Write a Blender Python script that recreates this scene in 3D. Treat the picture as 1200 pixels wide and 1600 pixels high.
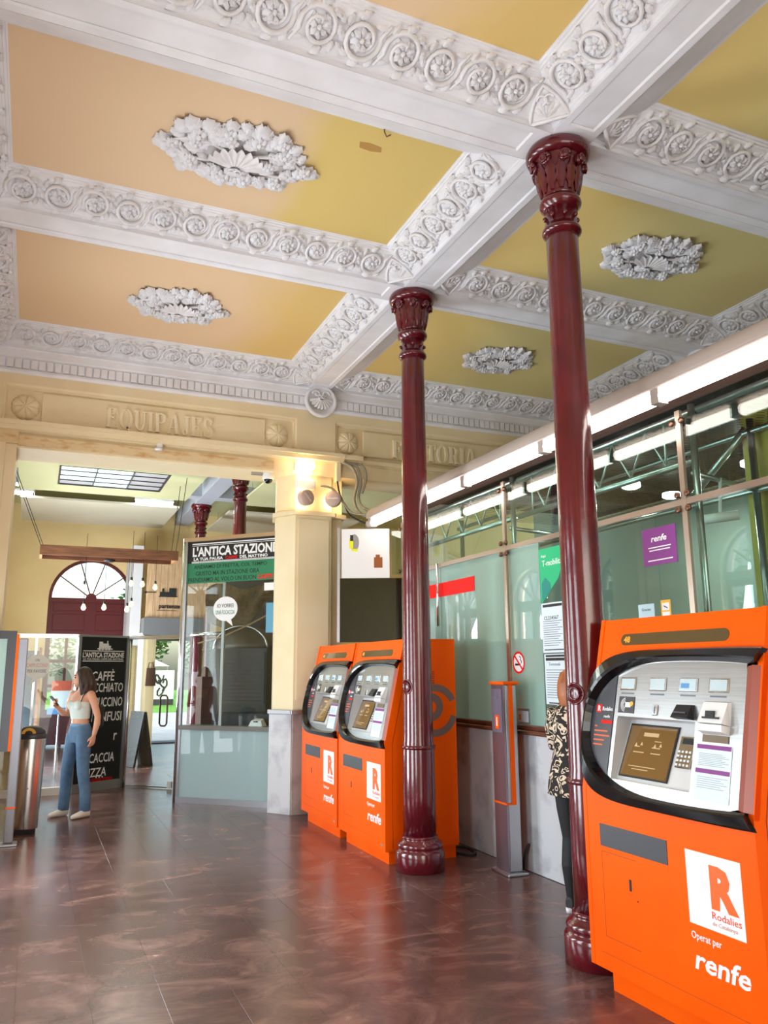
import bpy, math, random
from mathutils import Vector, Matrix
PI = math.pi
R = math.radians
random.seed(7)
for o in list(bpy.data.objects):
    bpy.data.objects.remove(o, do_unlink=True)
scene = bpy.context.scene
COL = scene.collection

# ---------------------------------------------------------------- camera
CAM = Vector((-3.0979, -4.0413, 1.65))
yaw, pitch, roll, FPX = -0.41044, 0.195875, -0.00719, 1239.15
fw = Vector((-math.sin(yaw) * math.cos(pitch), math.cos(yaw) * math.cos(pitch), math.sin(pitch)))
rt = Vector((math.cos(yaw), math.sin(yaw), 0))
up = rt.cross(fw)
r2 = rt * math.cos(roll) + up * math.sin(roll)
u2 = -rt * math.sin(roll) + up * math.cos(roll)
cd = bpy.data.cameras.new('camera')
cam = bpy.data.objects.new('camera', cd)
COL.objects.link(cam)
cam.matrix_world = Matrix(((r2.x, u2.x, -fw.x, CAM.x), (r2.y, u2.y, -fw.y, CAM.y), (r2.z, u2.z, -fw.z, CAM.z), (0, 0, 0, 1)))
cd.sensor_fit = 'AUTO'
cd.sensor_width = 36
cd.lens = FPX / 1600 * 36
cd.clip_end = 300
scene.camera = cam

# ---------------------------------------------------------------- world, lights, exposure
w = bpy.data.worlds.new('sky')
scene.world = w
w.use_nodes = True
nt = w.node_tree
bg = nt.nodes['Background']
sky = nt.nodes.new('ShaderNodeTexSky')
sky.sky_type = 'NISHITA'
sky.sun_disc = False
sky.sun_elevation = R(50)
sky.sun_rotation = R(200)
sky.air_density = 1.3
sky.dust_density = 3.0
nt.links.new(sky.outputs['Color'], bg.inputs['Color'])
bg.inputs['Strength'].default_value = 0.36

def area_light(name, loc, target, sx, sy, power, color):
    ld = bpy.data.lights.new(name, 'AREA')
    ld.shape = 'RECTANGLE'
    ld.size = sx
    ld.size_y = sy
    ld.energy = power
    ld.color = color
    o = bpy.data.objects.new(name, ld)
    COL.objects.link(o)
    o.location = loc
    d = Vector(target) - Vector(loc)
    o.rotation_euler = d.to_track_quat('-Z', 'Y').to_euler()
    return o

DAY = (0.86, 0.93, 1.0)
# daylight entering the glazed doors of the left wall; the lamp behind the camera is added fill
for yy, pw in ((3.5, 75), (1.1, 50), (-1.4, 48)):
    area_light('daylight_door', (-3.98, yy, 1.75), (0, yy - 0.4, 3.0), 1.0, 3.0, pw * 2.05, DAY)
area_light('entrance_fill', (-0.3, -7.6, 1.9), (-0.3, 0, 3.6), 5.5, 3.4, 140, (1.0, 0.95, 0.88))
sl_ = bpy.data.lights.new('sun', 'SUN')
sl_.energy = 2.0
sl_.angle = R(1)
sl_.color = (1.0, .95, .86)
sun = bpy.data.objects.new('sun', sl_)
COL.objects.link(sun)
sun.rotation_euler = Vector((-.62, .12, -.78)).to_track_quat('-Z', 'Y').to_euler()
for yy, pw in ((6.15, 6), (8.7, 60), (11.3, 85)):
    area_light('daylight_door', (-3.98, yy, 1.75), (0, yy, 3.6), 1.0, 3.0, pw * 5, DAY)

vs = scene.view_settings
scene.display_settings.display_device = 'sRGB'
vs.view_transform = 'Standard'
vs.look = 'None'
vs.exposure = 0.25
vs.gamma = 1
vs.use_curve_mapping = False
cy = scene.cycles
cy.use_denoising = True
cy.max_bounces = 10
cy.diffuse_bounces = 4
cy.glossy_bounces = 4
cy.transmission_bounces = 6
cy.transparent_max_bounces = 24
cy.sample_clamp_indirect = 6
cy.caustics_reflective = False
cy.caustics_refractive = False

# ---------------------------------------------------------------- materials
MATS = {}
def srgb(r, g, b):
    f = lambda c: c / 12.92 if c <= 0.04045 else ((c + 0.055) / 1.055) ** 2.4
    return (f(r / 255), f(g / 255), f(b / 255))

def mat(name, base=(.8, .8, .8), rough=.5, metal=0, var=None, scale=6, detail=4, bump=0, bscale=40, emit=None, es=0, coat=0, stretch=None, spec=None, contrast=(.35, .65), rnd=0, aniso=None):
    if name in MATS:
        return MATS[name]
    m = bpy.data.materials.new(name)
    m.use_nodes = True
    n = m.node_tree.nodes
    l = m.node_tree.links
    b = n['Principled BSDF']
    b.inputs['Base Color'].default_value = (*base, 1)
    b.inputs['Roughness'].default_value = rough
    b.inputs['Metallic'].default_value = metal
    if coat:
        b.inputs['Coat Weight'].default_value = coat
        b.inputs['Coat Roughness'].default_value = .08
    if spec is not None:
        b.inputs['Specular IOR Level'].default_value = spec
    if emit:
        b.inputs['Emission Color'].default_value = (*emit, 1)
        b.inputs['Emission Strength'].default_value = es
    if var or bump or rnd:
        tc = n.new('ShaderNodeTexCoord')
        mp = n.new('ShaderNodeMapping')
        l.new(tc.outputs['Object'], mp.inputs['Vector'])
        if stretch:
            mp.inputs['Scale'].default_value = stretch
    last = None
    if var:
        t = n.new('ShaderNodeTexNoise')
        t.inputs['Scale'].default_value = scale
        t.inputs['Detail'].default_value = detail
        l.new(mp.outputs['Vector'], t.inputs['Vector'])
        cr = n.new('ShaderNodeValToRGB')
        cr.color_ramp.elements[0].position = contrast[0]
        cr.color_ramp.elements[1].position = contrast[1]
        cr.color_ramp.elements[0].color = (*base, 1)
        cr.color_ramp.elements[1].color = (*var, 1)
        l.new(t.outputs['Fac'], cr.inputs['Fac'])
        last = cr.outputs['Color']
    if rnd:
        oi = n.new('ShaderNodeObjectInfo')
        hs = n.new('ShaderNodeHueSaturation')
        ma = n.new('ShaderNodeMapRange')
        ma.inputs['To Min'].default_value = 1 - rnd
        ma.inputs['To Max'].default_value = 1 + rnd
        l.new(oi.outputs['Random'], ma.inputs['Value'])
        l.new(ma.outputs['Result'], hs.inputs['Value'])
        if last:
            l.new(last, hs.inputs['Color'])
        else:
            hs.inputs['Color'].default_value = (*base, 1)
        last = hs.outputs['Color']
    if last:
        l.new(last, b.inputs['Base Color'])
    if bump:
        t2 = n.new('ShaderNodeTexNoise')
        t2.inputs['Scale'].default_value = bscale
        t2.inputs['Detail'].default_value = 3
        l.new(mp.outputs['Vector'], t2.inputs['Vector'])
        bp = n.new('ShaderNodeBump')
        bp.inputs['Strength'].default_value = bump
        bp.inputs['Distance'].default_value = .01
        l.new(t2.outputs['Fac'], bp.inputs['Height'])
        l.new(bp.outputs['Normal'], b.inputs['Normal'])
    MATS[name] = m
    return m

def glass(name, tint=(1, 1, 1), ior=1.45, frost=0, fcol=(.8, .9, .88), gain=1.0):
    """a thin pane: clear part + mirror part by Fresnel, optionally part frosted film"""
    if name in MATS:
        return MATS[name]
    m = bpy.data.materials.new(name)
    m.use_nodes = True
    n = m.node_tree.nodes
    l = m.node_tree.links
    n.remove(n['Principled BSDF'])
    out = n['Material Output']
    tr = n.new('ShaderNodeBsdfTransparent')
    tr.inputs['Color'].default_value = (*tint, 1)
    gl = n.new('ShaderNodeBsdfGlossy')
    gl.inputs['Roughness'].default_value = 0.0
    gl.inputs['Color'].default_value = (1, 1, 1, 1)
    fr = n.new('ShaderNodeFresnel')
    ge = n.new('ShaderNodeNewGeometry')       # the same reflectance on both faces of the pane
    mi = n.new('ShaderNodeMix')
    mi.inputs[2].default_value = ior
    mi.inputs[3].default_value = 1 / ior
    l.new(ge.outputs['Backfacing'], mi.inputs[0])
    l.new(mi.outputs[0], fr.inputs['IOR'])
    base = tr.outputs[0]
    if frost:
        df = n.new('ShaderNodeBsdfDiffuse')
        df.inputs['Color'].default_value = (*fcol, 1)
        tl = n.new('ShaderNodeBsdfTranslucent')
        tl.inputs['Color'].default_value = (*fcol, 1)
        m1 = n.new('ShaderNodeMixShader')
        m1.inputs['Fac'].default_value = .45
        l.new(df.outputs[0], m1.inputs[1])
        l.new(tl.outputs[0], m1.inputs[2])
        m2 = n.new('ShaderNodeMixShader')
        m2.inputs['Fac'].default_value = frost
        l.new(tr.outputs[0], m2.inputs[1])
        l.new(m1.outputs[0], m2.inputs[2])
        base = m2.outputs[0]
    mx = n.new('ShaderNodeMixShader')
    mu = n.new('ShaderNodeMath')
    mu.operation = 'MULTIPLY'
    mu.inputs[1].default_value = gain
    mu.use_clamp = True
    l.new(fr.outputs[0], mu.inputs[0])
    l.new(mu.outputs[0], mx.inputs['Fac'])
    l.new(base, mx.inputs[1])
    l.new(gl.outputs[0], mx.inputs[2])
    l.new(mx.outputs[0], out.inputs['Surface'])
    MATS[name] = m
    return m

def floor_mat():
    m = mat('floor_stone', (.1, .05, .04), .2, rnd=.08, var=(.2, .1, .08))
    n = m.node_tree.nodes
    l = m.node_tree.links
    b = n['Principled BSDF']
    g = n.new('ShaderNodeNewGeometry')
    mp = n.new('ShaderNodeMapping')
    mp.inputs['Rotation'].default_value = (0, 0, R(35))
    mp.inputs['Scale'].default_value = (1.0, 1.7, 1)
    l.new(g.outputs['Position'], mp.inputs['Vector'])
    t = n.new('ShaderNodeTexNoise')
    t.inputs['Scale'].default_value = 1.9
    t.inputs['Detail'].default_value = 9
    t.inputs['Roughness'].default_value = .62
    t.inputs['Distortion'].default_value = 1.2
    l.new(mp.outputs['Vector'], t.inputs['Vector'])
    cr = n.new('ShaderNodeValToRGB')
    e = cr.color_ramp.elements
    e[0].position, e[0].color = .34, (.084, .038, .032, 1)
    e[1].position, e[1].color = .70, (.255, .135, .105, 1)
    k = e.new(.52)
    k.color = (.130, .064, .054, 1)
    l.new(t.outputs['Fac'], cr.inputs['Fac'])
    hs = [x for x in n if x.bl_idname == 'ShaderNodeHueSaturation'][0]
    l.new(cr.outputs['Color'], hs.inputs['Color'])
    mr = n.new('ShaderNodeMapRange')
    mr.inputs['To Min'].default_value = .17
    mr.inputs['To Max'].default_value = .32
    l.new(t.outputs['Fac'], mr.inputs['Value'])
    l.new(mr.outputs['Result'], b.inputs['Roughness'])
    b.inputs['Specular IOR Level'].default_value = .62
    return m

def ceiling_mat(name, c1, c2, x0, x1):  # shift from daylight peach to lamplit ochre painted into the colour along x
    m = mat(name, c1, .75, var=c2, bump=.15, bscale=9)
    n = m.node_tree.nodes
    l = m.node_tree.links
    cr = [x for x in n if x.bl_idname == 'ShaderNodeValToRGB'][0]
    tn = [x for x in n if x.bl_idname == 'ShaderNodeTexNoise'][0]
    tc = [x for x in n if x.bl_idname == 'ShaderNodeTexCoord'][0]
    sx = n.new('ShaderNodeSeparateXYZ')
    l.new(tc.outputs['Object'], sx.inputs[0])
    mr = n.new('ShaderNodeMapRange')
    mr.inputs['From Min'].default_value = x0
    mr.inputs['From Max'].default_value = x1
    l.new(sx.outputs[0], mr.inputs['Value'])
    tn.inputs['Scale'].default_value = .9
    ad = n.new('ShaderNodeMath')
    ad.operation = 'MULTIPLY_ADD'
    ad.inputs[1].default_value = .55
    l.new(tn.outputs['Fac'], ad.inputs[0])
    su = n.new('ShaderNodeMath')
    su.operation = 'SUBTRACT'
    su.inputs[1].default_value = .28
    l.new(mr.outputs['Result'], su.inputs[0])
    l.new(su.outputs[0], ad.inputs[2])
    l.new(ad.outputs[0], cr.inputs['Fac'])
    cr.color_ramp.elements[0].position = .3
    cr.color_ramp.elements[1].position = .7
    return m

M_floor = floor_mat()
M_plaster = mat('white_plaster', srgb(238, 237, 241), .6, var=srgb(226, 224, 226), scale=2.5, bump=.12, bscale=14)
M_relief = mat('plaster_relief', srgb(236, 234, 237), .6, var=srgb(216, 211, 208), scale=9, contrast=(.4, .75))
M_reliefdark = mat('plaster_ground', srgb(206, 202, 203), .65, var=srgb(188, 182, 178), scale=3)
M_panL = ceiling_mat('peach_to_lamplight_ceiling', srgb(232, 200, 160), srgb(228, 194, 120), .1, 1.6)
M_panM = ceiling_mat('daylight_lamplight_ceiling', srgb(228, 198, 160), srgb(222, 194, 116), .15, .75)
M_panR = ceiling_mat('lamplit_ochre_ceiling', srgb(230, 202, 126), srgb(222, 208, 144), -1.6, .6)
M_yell = mat('cream_wall_paint', srgb(236, 219, 182), .55, var=srgb(228, 208, 166), scale=1.6, bump=.06, bscale=12)
M_yell2 = mat('cream_letter_paint', srgb(236, 220, 186), .5)
M_cafewall = mat('cafe_wall_paint', srgb(242, 218, 162), .6, var=srgb(236, 210, 152), scale=1.2)
M_maroon = mat('maroon_gloss_paint', srgb(98, 14, 28), .2, var=srgb(84, 10, 22), scale=5, coat=.6, bump=.10, bscale=26)
M_maroon2 = mat('maroon_door_paint', srgb(94, 18, 26), .35)
M_orange = mat('orange_enamel', (0.95, .118, .0), .42, var=(.93, .100, .0), scale=2, spec=.12)
M_black = mat('black_gloss_plastic', (.004, .004, .005), .14, spec=.45)
M_blackm = mat('black_matt', (.012, .012, .013), .55)
M_dgrey = mat('dark_grey_panel', srgb(58, 58, 64), .35)
M_mgrey = mat('grey_print', srgb(120, 96, 92), .5)
M_steel = mat('brushed_steel', (.54, .55, .56), .28, metal=1, var=(.46, .47, .48), scale=3, stretch=(1, 1, 60))
M_steel2 = mat('polished_steel', (.72, .73, .74), .14, metal=1)
M_alu = mat('aluminium', (.5, .51, .54), .42, metal=1)
M_white = mat('white_print', (.86, .87, .88), .45)
M_whitep = mat('white_paint_metal', (.80, .80, .79), .4)
M_paper = mat('paper_white', srgb(214, 226, 232), .6)
M_txt = mat('grey_ink', srgb(110, 118, 130), .6)
M_purple = mat('purple_print', srgb(126, 40, 128), .5)
M_red = mat('red_print', srgb(226, 16, 8), .55, spec=.2)
M_green = mat('green_print', srgb(40, 124, 84), .5)
M_teal = mat('bright_green_print', srgb(10, 176, 116), .5)
M_yellow = mat('yellow_print', srgb(232, 178, 30), .5)
M_fluoy = mat('fluorescent_yellow', srgb(232, 232, 20), .5)
M_brown = mat('brown_mark', srgb(150, 84, 34), .7)
M_screen = mat('screen_glass', srgb(104, 78, 42), .08, emit=srgb(120, 84, 40), es=.28, coat=.8)
M_lcd = mat('small_display', srgb(188, 202, 204), .12, emit=srgb(150, 190, 210), es=.12)
M_marble = mat('white_marble', srgb(206, 208, 212), .22, var=srgb(150, 150, 158), scale=3.5, detail=12, contrast=(.5, .78))
M_marbleg = mat('grey_marble', srgb(170, 156, 150), .25, var=srgb(128, 114, 110), scale=4, detail=10, contrast=(.45, .75))
M_wood = mat('brown_wood', srgb(104, 56, 34), .35, var=srgb(72, 36, 22), scale=4, stretch=(12, 1, 12))
M_plank = mat('old_plank_wood', srgb(132, 84, 54), .6, var=srgb(92, 56, 36), scale=3, stretch=(1, 10, 10))
M_palew = mat('pale_plank_wood', srgb(196, 164, 128), .6, var=srgb(172, 138, 104), scale=3, stretch=(8, 8, 1), rnd=.06)
M_copper = mat('satin_steel_frame', srgb(196, 178, 164), .3, metal=.85)
M_galv = mat('galvanised_tube', srgb(182, 190, 188), .28, metal=.9)
M_mesh = mat('dark_mesh_metal', srgb(44, 42, 40), .5, metal=.3)
M_canopy = mat('dark_canopy', srgb(104, 76, 66), .6)
M_office = mat('office_wall_paint', srgb(150, 166, 158), .7)
M_officed = mat('office_dark', srgb(70, 78, 76), .7)
M_tube = mat('lamp_tube', (1, 1, 1), .4, emit=(1.0, .90, .80), es=9)
M_tube2 = mat('cool_lamp_tube', (1, 1, 1), .4, emit=(.92, 1.0, .96), es=40)
M_lampw = mat('lamp_housing', srgb(172, 158, 150), .5)
M_hot = mat('warm_lamp_face', (1, 1, 1), .4, emit=(1.0, .72, .36), es=26)
M_bulb = mat('edison_bulb', (1, .9, .75), .1, emit=(1.0, .80, .52), es=.9)
M_greybeam = mat('grey_beam_paint', srgb(176, 180, 192), .6)
M_board = mat('acoustic_board', srgb(214, 206, 186), .8, var=srgb(206, 200, 176), scale=.7)
M_boardg = mat('acoustic_board_green', srgb(208, 206, 160), .8, var=srgb(198, 198, 152), scale=.7)
M_cable = mat('grey_cable', srgb(150, 140, 120), .6)
M_blk_cable = mat('black_cable', (.02, .02, .02), .6)
M_leafg = mat('leaf_green', srgb(70, 128, 44), .6, var=srgb(38, 84, 28), scale=3)
M_lawn = mat('lawn_green', srgb(120, 176, 62), .8, var=srgb(92, 150, 44), scale=3)
M_pave = mat('pale_pavement', srgb(196, 194, 190), .7, var=srgb(180, 178, 174), scale=2)
M_skin = mat('skin', srgb(214, 156, 124), .5)
M_hair = mat('dark_hair', srgb(40, 25, 20), .45, var=srgb(62, 38, 28), scale=30, stretch=(1, 1, .1))
M_hair2 = mat('ginger_hair', srgb(178, 106, 56), .45, var=srgb(146, 80, 40), scale=30, stretch=(1, 1, .1))
M_denim = mat('blue_denim', srgb(92, 124, 152), .8, var=srgb(64, 92, 122), scale=5, bump=.2, bscale=60)
M_top = mat('pale_mint_knit', srgb(214, 224, 216), .8, bump=.2, bscale=120)
M_canvas = mat('cream_canvas', srgb(222, 212, 196), .7)
M_legg = mat('black_leggings', (.008, .008, .009), .7)
M_sack = mat('burlap', srgb(112, 92, 62), .9, var=srgb(86, 70, 46), scale=18, bump=.4, bscale=150)
M_kiosk = mat('kiosk_interior', srgb(34, 30, 28), .6)
M_oven = mat('oven_beige', srgb(84, 76, 64), .45)
G_clear = glass('clear_glass', (.93, .97, .96), 1.5, gain=1.0)
G_office = glass('office_glass', (.80, .92, .89), 1.5, gain=1.15)
G_frost = glass('frosted_office_glass', (.72, .86, .82), 1.5, frost=.72, fcol=(.50, .70, .64), gain=1.4)
G_kfrost = glass('frosted_kiosk_panel', (.8, .9, .92), 1.5, frost=.9, fcol=(.66, .84, .86), gain=1.3)
G_win = glass('window_glass', (.97, .99, .98), 1.45)

# ---------------------------------------------------------------- helpers
class MB:
    def __init__(s):
        s.v = []
        s.f = []
    def add(s, vs_, fs, M=None):
        k = len(s.v)
        if M is not None:
            vs_ = [M @ Vector(q) for q in vs_]
        s.v += [tuple(q) for q in vs_]
        s.f += [tuple(i + k for i in f) for f in fs]
        return s
    def box(s, a, b, M=None):
        x0, y0, z0 = a
        x1, y1, z1 = b
        return s.add([(x0, y0, z0), (x1, y0, z0), (x1, y1, z0), (x0, y1, z0), (x0, y0, z1), (x1, y0, z1), (x1, y1, z1), (x0, y1, z1)],
                     [(0, 3, 2, 1), (4, 5, 6, 7), (0, 1, 5, 4), (1, 2, 6, 5), (2, 3, 7, 6), (3, 0, 4, 7)], M)
    def cbox(s, a, b, c=.004, M=None):
        """box with chamfered vertical (local z) and front edges"""
        x0, y0, z0 = a
        x1, y1, z1 = b
        P8 = [(x0 + c, y0), (x1 - c, y0), (x1, y0 + c), (x1, y1 - c), (x1 - c, y1), (x0 + c, y1), (x0, y1 - c), (x0, y0 + c)]
        P4 = [(x0 + c, y0 + c), (x1 - c, y0 + c), (x1 - c, y0 + c), (x1 - c, y1 - c), (x1 - c, y1 - c), (x0 + c, y1 - c), (x0 + c, y1 - c), (x0 + c, y0 + c)]
        rings = [[(p[0], p[1], z0) for p in P4], [(p[0], p[1], z0 + c) for p in P8], [(p[0], p[1], z1 - c) for p in P8], [(p[0], p[1], z1) for p in P4]]
        return s.rings(rings, True, M)
    def rings(s, rings, caps=True, M=None, closed=True):
        n = len(rings[0])
        vs_ = [q for r_ in rings for q in r_]
        fs = []
        for i in range(len(rings) - 1):
            for j in range(n if closed else n - 1):
                a, b = i * n + j, i * n + (j + 1) % n
                fs.append((a, b, b + n, a + n))
        if caps:
            fs.append(tuple(range(n - 1, -1, -1)))
            fs.append(tuple(range((len(rings) - 1) * n, len(rings) * n)))
        return s.add(vs_, fs, M)
    def lathe(s, prof, n=24, M=None, caps=True):
        return s.rings([[(r_ * math.cos(2 * PI * j / n), r_ * math.sin(2 * PI * j / n), z) for j in range(n)] for r_, z in prof], caps, M)
    def tube(s, pts, rad, n=8, M=None, caps=True, flat=1.0):
        pts = [Vector(q) for q in pts]
        rr = rad if isinstance(rad, (list, tuple)) else [rad] * len(pts)
        t0 = (pts[1] - pts[0]).normalized()
        a = Vector((0, 0, 1)) if abs(t0.z) < .9 else Vector((1, 0, 0))
        nrm = (a - t0 * a.dot(t0)).normalized()
        rings = []
        for i, q in enumerate(pts):
            t = (pts[min(i + 1, len(pts) - 1)] - pts[max(i - 1, 0)]).normalized()
            nrm = (nrm - t * nrm.dot(t)).normalized()
            bn = t.cross(nrm)
            rings.append([q + (nrm * math.cos(2 * PI * j / n) * flat + bn * math.sin(2 * PI * j / n)) * rr[i] for j in range(n)])
        return s.rings(rings, caps, M)
    def prism(s, poly, z0, z1, M=None):
        return s.rings([[(x, y, z0) for x, y in poly], [(x, y, z1) for x, y in poly]], True, M)
    def ball(s, c, r_, M=None, n=10, m=6):
        if not isinstance(r_, (tuple, list)):
            r_ = (r_, r_, r_)
        rings = []
        for i in range(m + 1):
            a = -PI / 2 + PI * i / m
            q = max(math.cos(a), .02)
            rings.append([(c[0] + r_[0] * q * math.cos(2 * PI * j / n), c[1] + r_[1] * q * math.sin(2 * PI * j / n), c[2] + r_[2] * math.sin(a)) for j in range(n)])
        return s.rings(rings, True, M)
    def leaf(s, o, ang, L, W, H, M=None, lobes=3, curl=0.0):
        """one acanthus lobe in relief: o=(u,v), rises along +n"""
        vs_, fs = [], []
        N = 6
        ca, sa = math.cos(ang), math.sin(ang)
        for i in range(N + 1):
            t = i / N
            wd = W * .5 * math.sin(PI * (.12 + .78 * t)) * (1 + .2 * math.cos(2 * PI * lobes * t))
            h = H * (.35 + .65 * math.sin(PI * (.15 + .75 * t)))
            off = curl * L * t * t
            for k, (y, z) in enumerate(((-wd, 0), (-wd * .55, h * .75), (0, h * .55), (wd * .55, h), (wd, 0))):
                x = L * t
                yy = y + off
                vs_.append((o[0] + x * ca - yy * sa, o[1] + x * sa + yy * ca, z))
        for i in range(N):
            for k in range(4):
                a = i * 5 + k
                fs.append((a, a + 5, a + 6, a + 1))
        return s.add(vs_, fs, M)
    def mesh(s, name, m, smooth=False):
        me = bpy.data.meshes.new(name)
        me.from_pydata(s.v, [], s.f)
        if m:
            me.materials.append(m)
        if smooth:
            me.polygons.foreach_set('use_smooth', [True] * len(me.polygons))
        me.update()
        return me
    def build(s, name, m, parent=None, smooth=False, **kw):
        return put(name, s.mesh(name, m, smooth), parent, **kw)

def put(name, me, parent=None, loc=None, rot=None, M=None, **tags):
    o = bpy.data.objects.new(name, me)
    COL.objects.link(o)
    if parent:
        o.parent = parent
    if loc:
        o.location = loc
    if rot:
        o.rotation_euler = rot
    if M is not None:
        o.matrix_local = M
    tag(o, **tags)
    return o

def tag(o, label=None, cat=None, group=None, kind=None):
    if label:
        o['label'] = label
    if cat:
        o['category'] = cat
    if group:
        o['group'] = group
    if kind:
        o['kind'] = kind
    return o

def empty(name, loc=(0, 0, 0), rz=0, **tags):
    o = bpy.data.objects.new(name, None)
    o.empty_display_size = .1
    COL.objects.link(o)
    o.location = loc
    o.rotation_euler = (0, 0, rz)
    return tag(o, **tags)

def copy_tree(o, parent=None):
    c = o.copy()
    COL.objects.link(c)
    c.parent = parent
    for ch in list(o.children):
        copy_tree(ch, c)
    return c

def frame(o, u, v, n=None):
    u = Vector(u).normalized()
    v = Vector(v)
    v = (v - u * v.dot(u)).normalized()
    n = u.cross(v) if n is None else Vector(n)
    o = Vector(o)
    return Matrix(((u.x, v.x, n.x, o.x), (u.y, v.y, n.y, o.y), (u.z, v.z, n.z, o.z), (0, 0, 0, 1)))

def bake(o):
    """turn an object with modifiers (or a text curve) into a plain mesh datablock"""
    dg = bpy.context.evaluated_depsgraph_get()
    me = bpy.data.meshes.new_from_object(o.evaluated_get(dg))
    bpy.data.objects.remove(o, do_unlink=True)
    return me

def text_mesh(s, wd=None, ht=None, ext=.0012, bold=0.0, shear=0.0, m=None, spacing=1.0):
    """lettering as a mesh in the local XY plane, centred, fitted to width wd and height ht"""
    cu = bpy.data.curves.new('lettering', 'FONT')
    cu.body = s
    cu.size = 1
    cu.extrude = 0.01
    cu.offset = bold
    cu.shear = shear
    cu.resolution_u = 2
    cu.space_character = spacing
    cu.align_x = 'LEFT'
    o = bpy.data.objects.new('lettering', cu)
    COL.objects.link(o)
    me = bake(o)
    xs = [q.co.x for q in me.vertices]
    ys = [q.co.y for q in me.vertices]
    x0, x1, y0, y1 = min(xs), max(xs), min(ys), max(ys)
    kx = wd / (x1 - x0) if wd else None
    ky = ht / (y1 - y0) if ht else None
    kx = kx or ky
    ky = ky or kx
    for q in me.vertices:
        q.co = ((q.co.x - (x0 + x1) / 2) * kx, (q.co.y - (y0 + y1) / 2) * ky, (q.co.z + .01) / .02 * ext)
    me.materials.clear()
    me.materials.append(m)
    return me

def text(name, s, m, parent, M, wd=None, ht=None, **kw):
    tags = {k: kw.pop(k) for k in ('label', 'cat', 'group', 'kind') if k in kw}
    return put(name, text_mesh(s, wd, ht, m=m, **kw), parent, M=M, **tags)

def superell(cx, cz, al, ar, b, n, N=72, clip=None):
    pts = []
    for i in range(N):
        t = 2 * PI * i / N
        c, s_ = math.cos(t), math.sin(t)
        a = ar if c > 0 else al
        x = cx + a * math.copysign(abs(c) ** (2 / n), c)
        z = cz + b * math.copysign(abs(s_) ** (2 / n), s_)
        if clip is not None and x > clip:
            x = clip
            tt = min(1, (clip - cx) / ar)
            z = cz + math.copysign(b * (1 - tt ** n) ** (1 / n), s_) * min(1, abs(s_) / max(.05, (1 - tt ** n) ** .5))
        pts.append((x, z))
    return pts

# ================================================================ FLOOR
floor = MB().box((-3.9, -7.7, -.2), (6.2, 15.7, -.003)).build('floor', M_floor, kind='structure', label='polished reddish brown stone floor of the hall')
TW, TL = .348, 1.04
tile = MB().cbox((-TW / 2 + .0008, -TL / 2 + .0008, -.05), (TW / 2 - .0008, TL / 2 - .0008, 0), .0006).mesh('floor_tile', M_floor)
for i in range(-5, 8):
    for j in range(11):
        x = -2.02 + TW * (i + .5)
        y = -1.6 + TL * (j + .5 * (i % 2))
        put('floor_tile', tile, floor, loc=(x, y, 0))

# ================================================================ CEILING
ZB, ZC = 5.18, 5.37
XL, XR = -3.83, 3.70
A_, C_ = .15, .158
Y_A, Y_W = 2.37, 5.12
ceiling = MB().box((XL - .2, -7.7, ZC + .02), (XR + .2, 5.3, ZC + .25)).build('ceiling', M_plaster, kind='structure', label='white plaster slab above the painted coffers')

# --- frieze scroll motif: two mirrored variants sharing mesh data
def scroll_mesh(flip, seed):
    rn = random.Random(seed)
    b = MB()
    sx = -1 if flip else 1
    sy = -1 if flip else 1
    M = Matrix(((sx, 0, 0, 0), (0, sy, 0, 0), (0, 0, 1, 0), (0, 0, 0, 1)))
    pts, rad = [], []
    for i in range(6):
        t = i / 6
        pts.append((-.135 + .045 * t, -.098 + .08 * t, .006))
        rad.append(.008 + .006 * t)
    for i in range(22):
        t = i / 21
        a = PI + .1 - t * PI * 2.7
        r_ = .104 * (1 - t) ** .8 + .034 * t
        pts.append((r_ * math.cos(a), r_ * math.sin(a), .008 + .010 * t))
        rad.append(.0155 - .007 * t)
    b.tube(pts, rad, 6, M)
    for k in range(7):
        b.leaf((.010 * math.cos(k * .9), .010 * math.sin(k * .9)), k * .898 + .2, .052, .036, .034, M, 2, .25)
    b.ball((0, 0, .022), (.014, .014, .016), M, 8, 4)
    for a0, L in ((2.5, .062), (1.75, .066), (1.05, .058), (.3, .05), (-.5, .055), (-1.2, .06)):
        b.leaf((.094 * math.cos(a0), .094 * math.sin(a0)), a0 - .95, L, .042, .028, M, 3, -.25)
    for a0, L in ((2.2, .04), (.8, .04), (-.3, .036)):
        b.leaf((.07 * math.cos(a0), .07 * math.sin(a0)), a0 + 2.6, L, .026, .018, M, 2, .2)
    b.leaf((-.12, -.06), 1.2, .085, .030, .016, M, 3, .25)
    b.leaf((-.13, -.085), .35, .075, .028, .016, M, 3, -.2)
    b.leaf((.105, -.045), -.9, .06, .034, .018, M, 3, .2)
    return b.mesh('scroll', M_relief, True)
SCROLLS = [scroll_mesh(False, 1), scroll_mesh(True, 2)]

def cartouche_mesh():
    b = MB()
    out = []
    for i in range(13):
        t = i / 12
        out.append((-.095 + .035 * t + .06 * t * t, -.085 + .19 * t - .02 * t * t))
    rim = [(x, y, .012) for x, y in out] + [(-x, y, .012) for x, y in reversed(out[:-1])]
    b.tube(rim + [rim[0]], .010, 6)
    b.add([(x, y, .010) for x, y, z in rim], [tuple(range(len(rim)))])
    for k in range(5):
        b.leaf((0, -.07), PI / 2 + (k - 2) * .42, .10, .034, .02, None, 3)
    for s_ in (-1, 1):
        b.tube([(s_ * (.018 + .022 * math.cos(a)), .02 + .022 * math.sin(a), .02) for a in [q * .6 for q in range(9)]], .006, 5)
    return b.mesh('cartouche', M_relief, True)
CART = cartouche_mesh()

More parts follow.
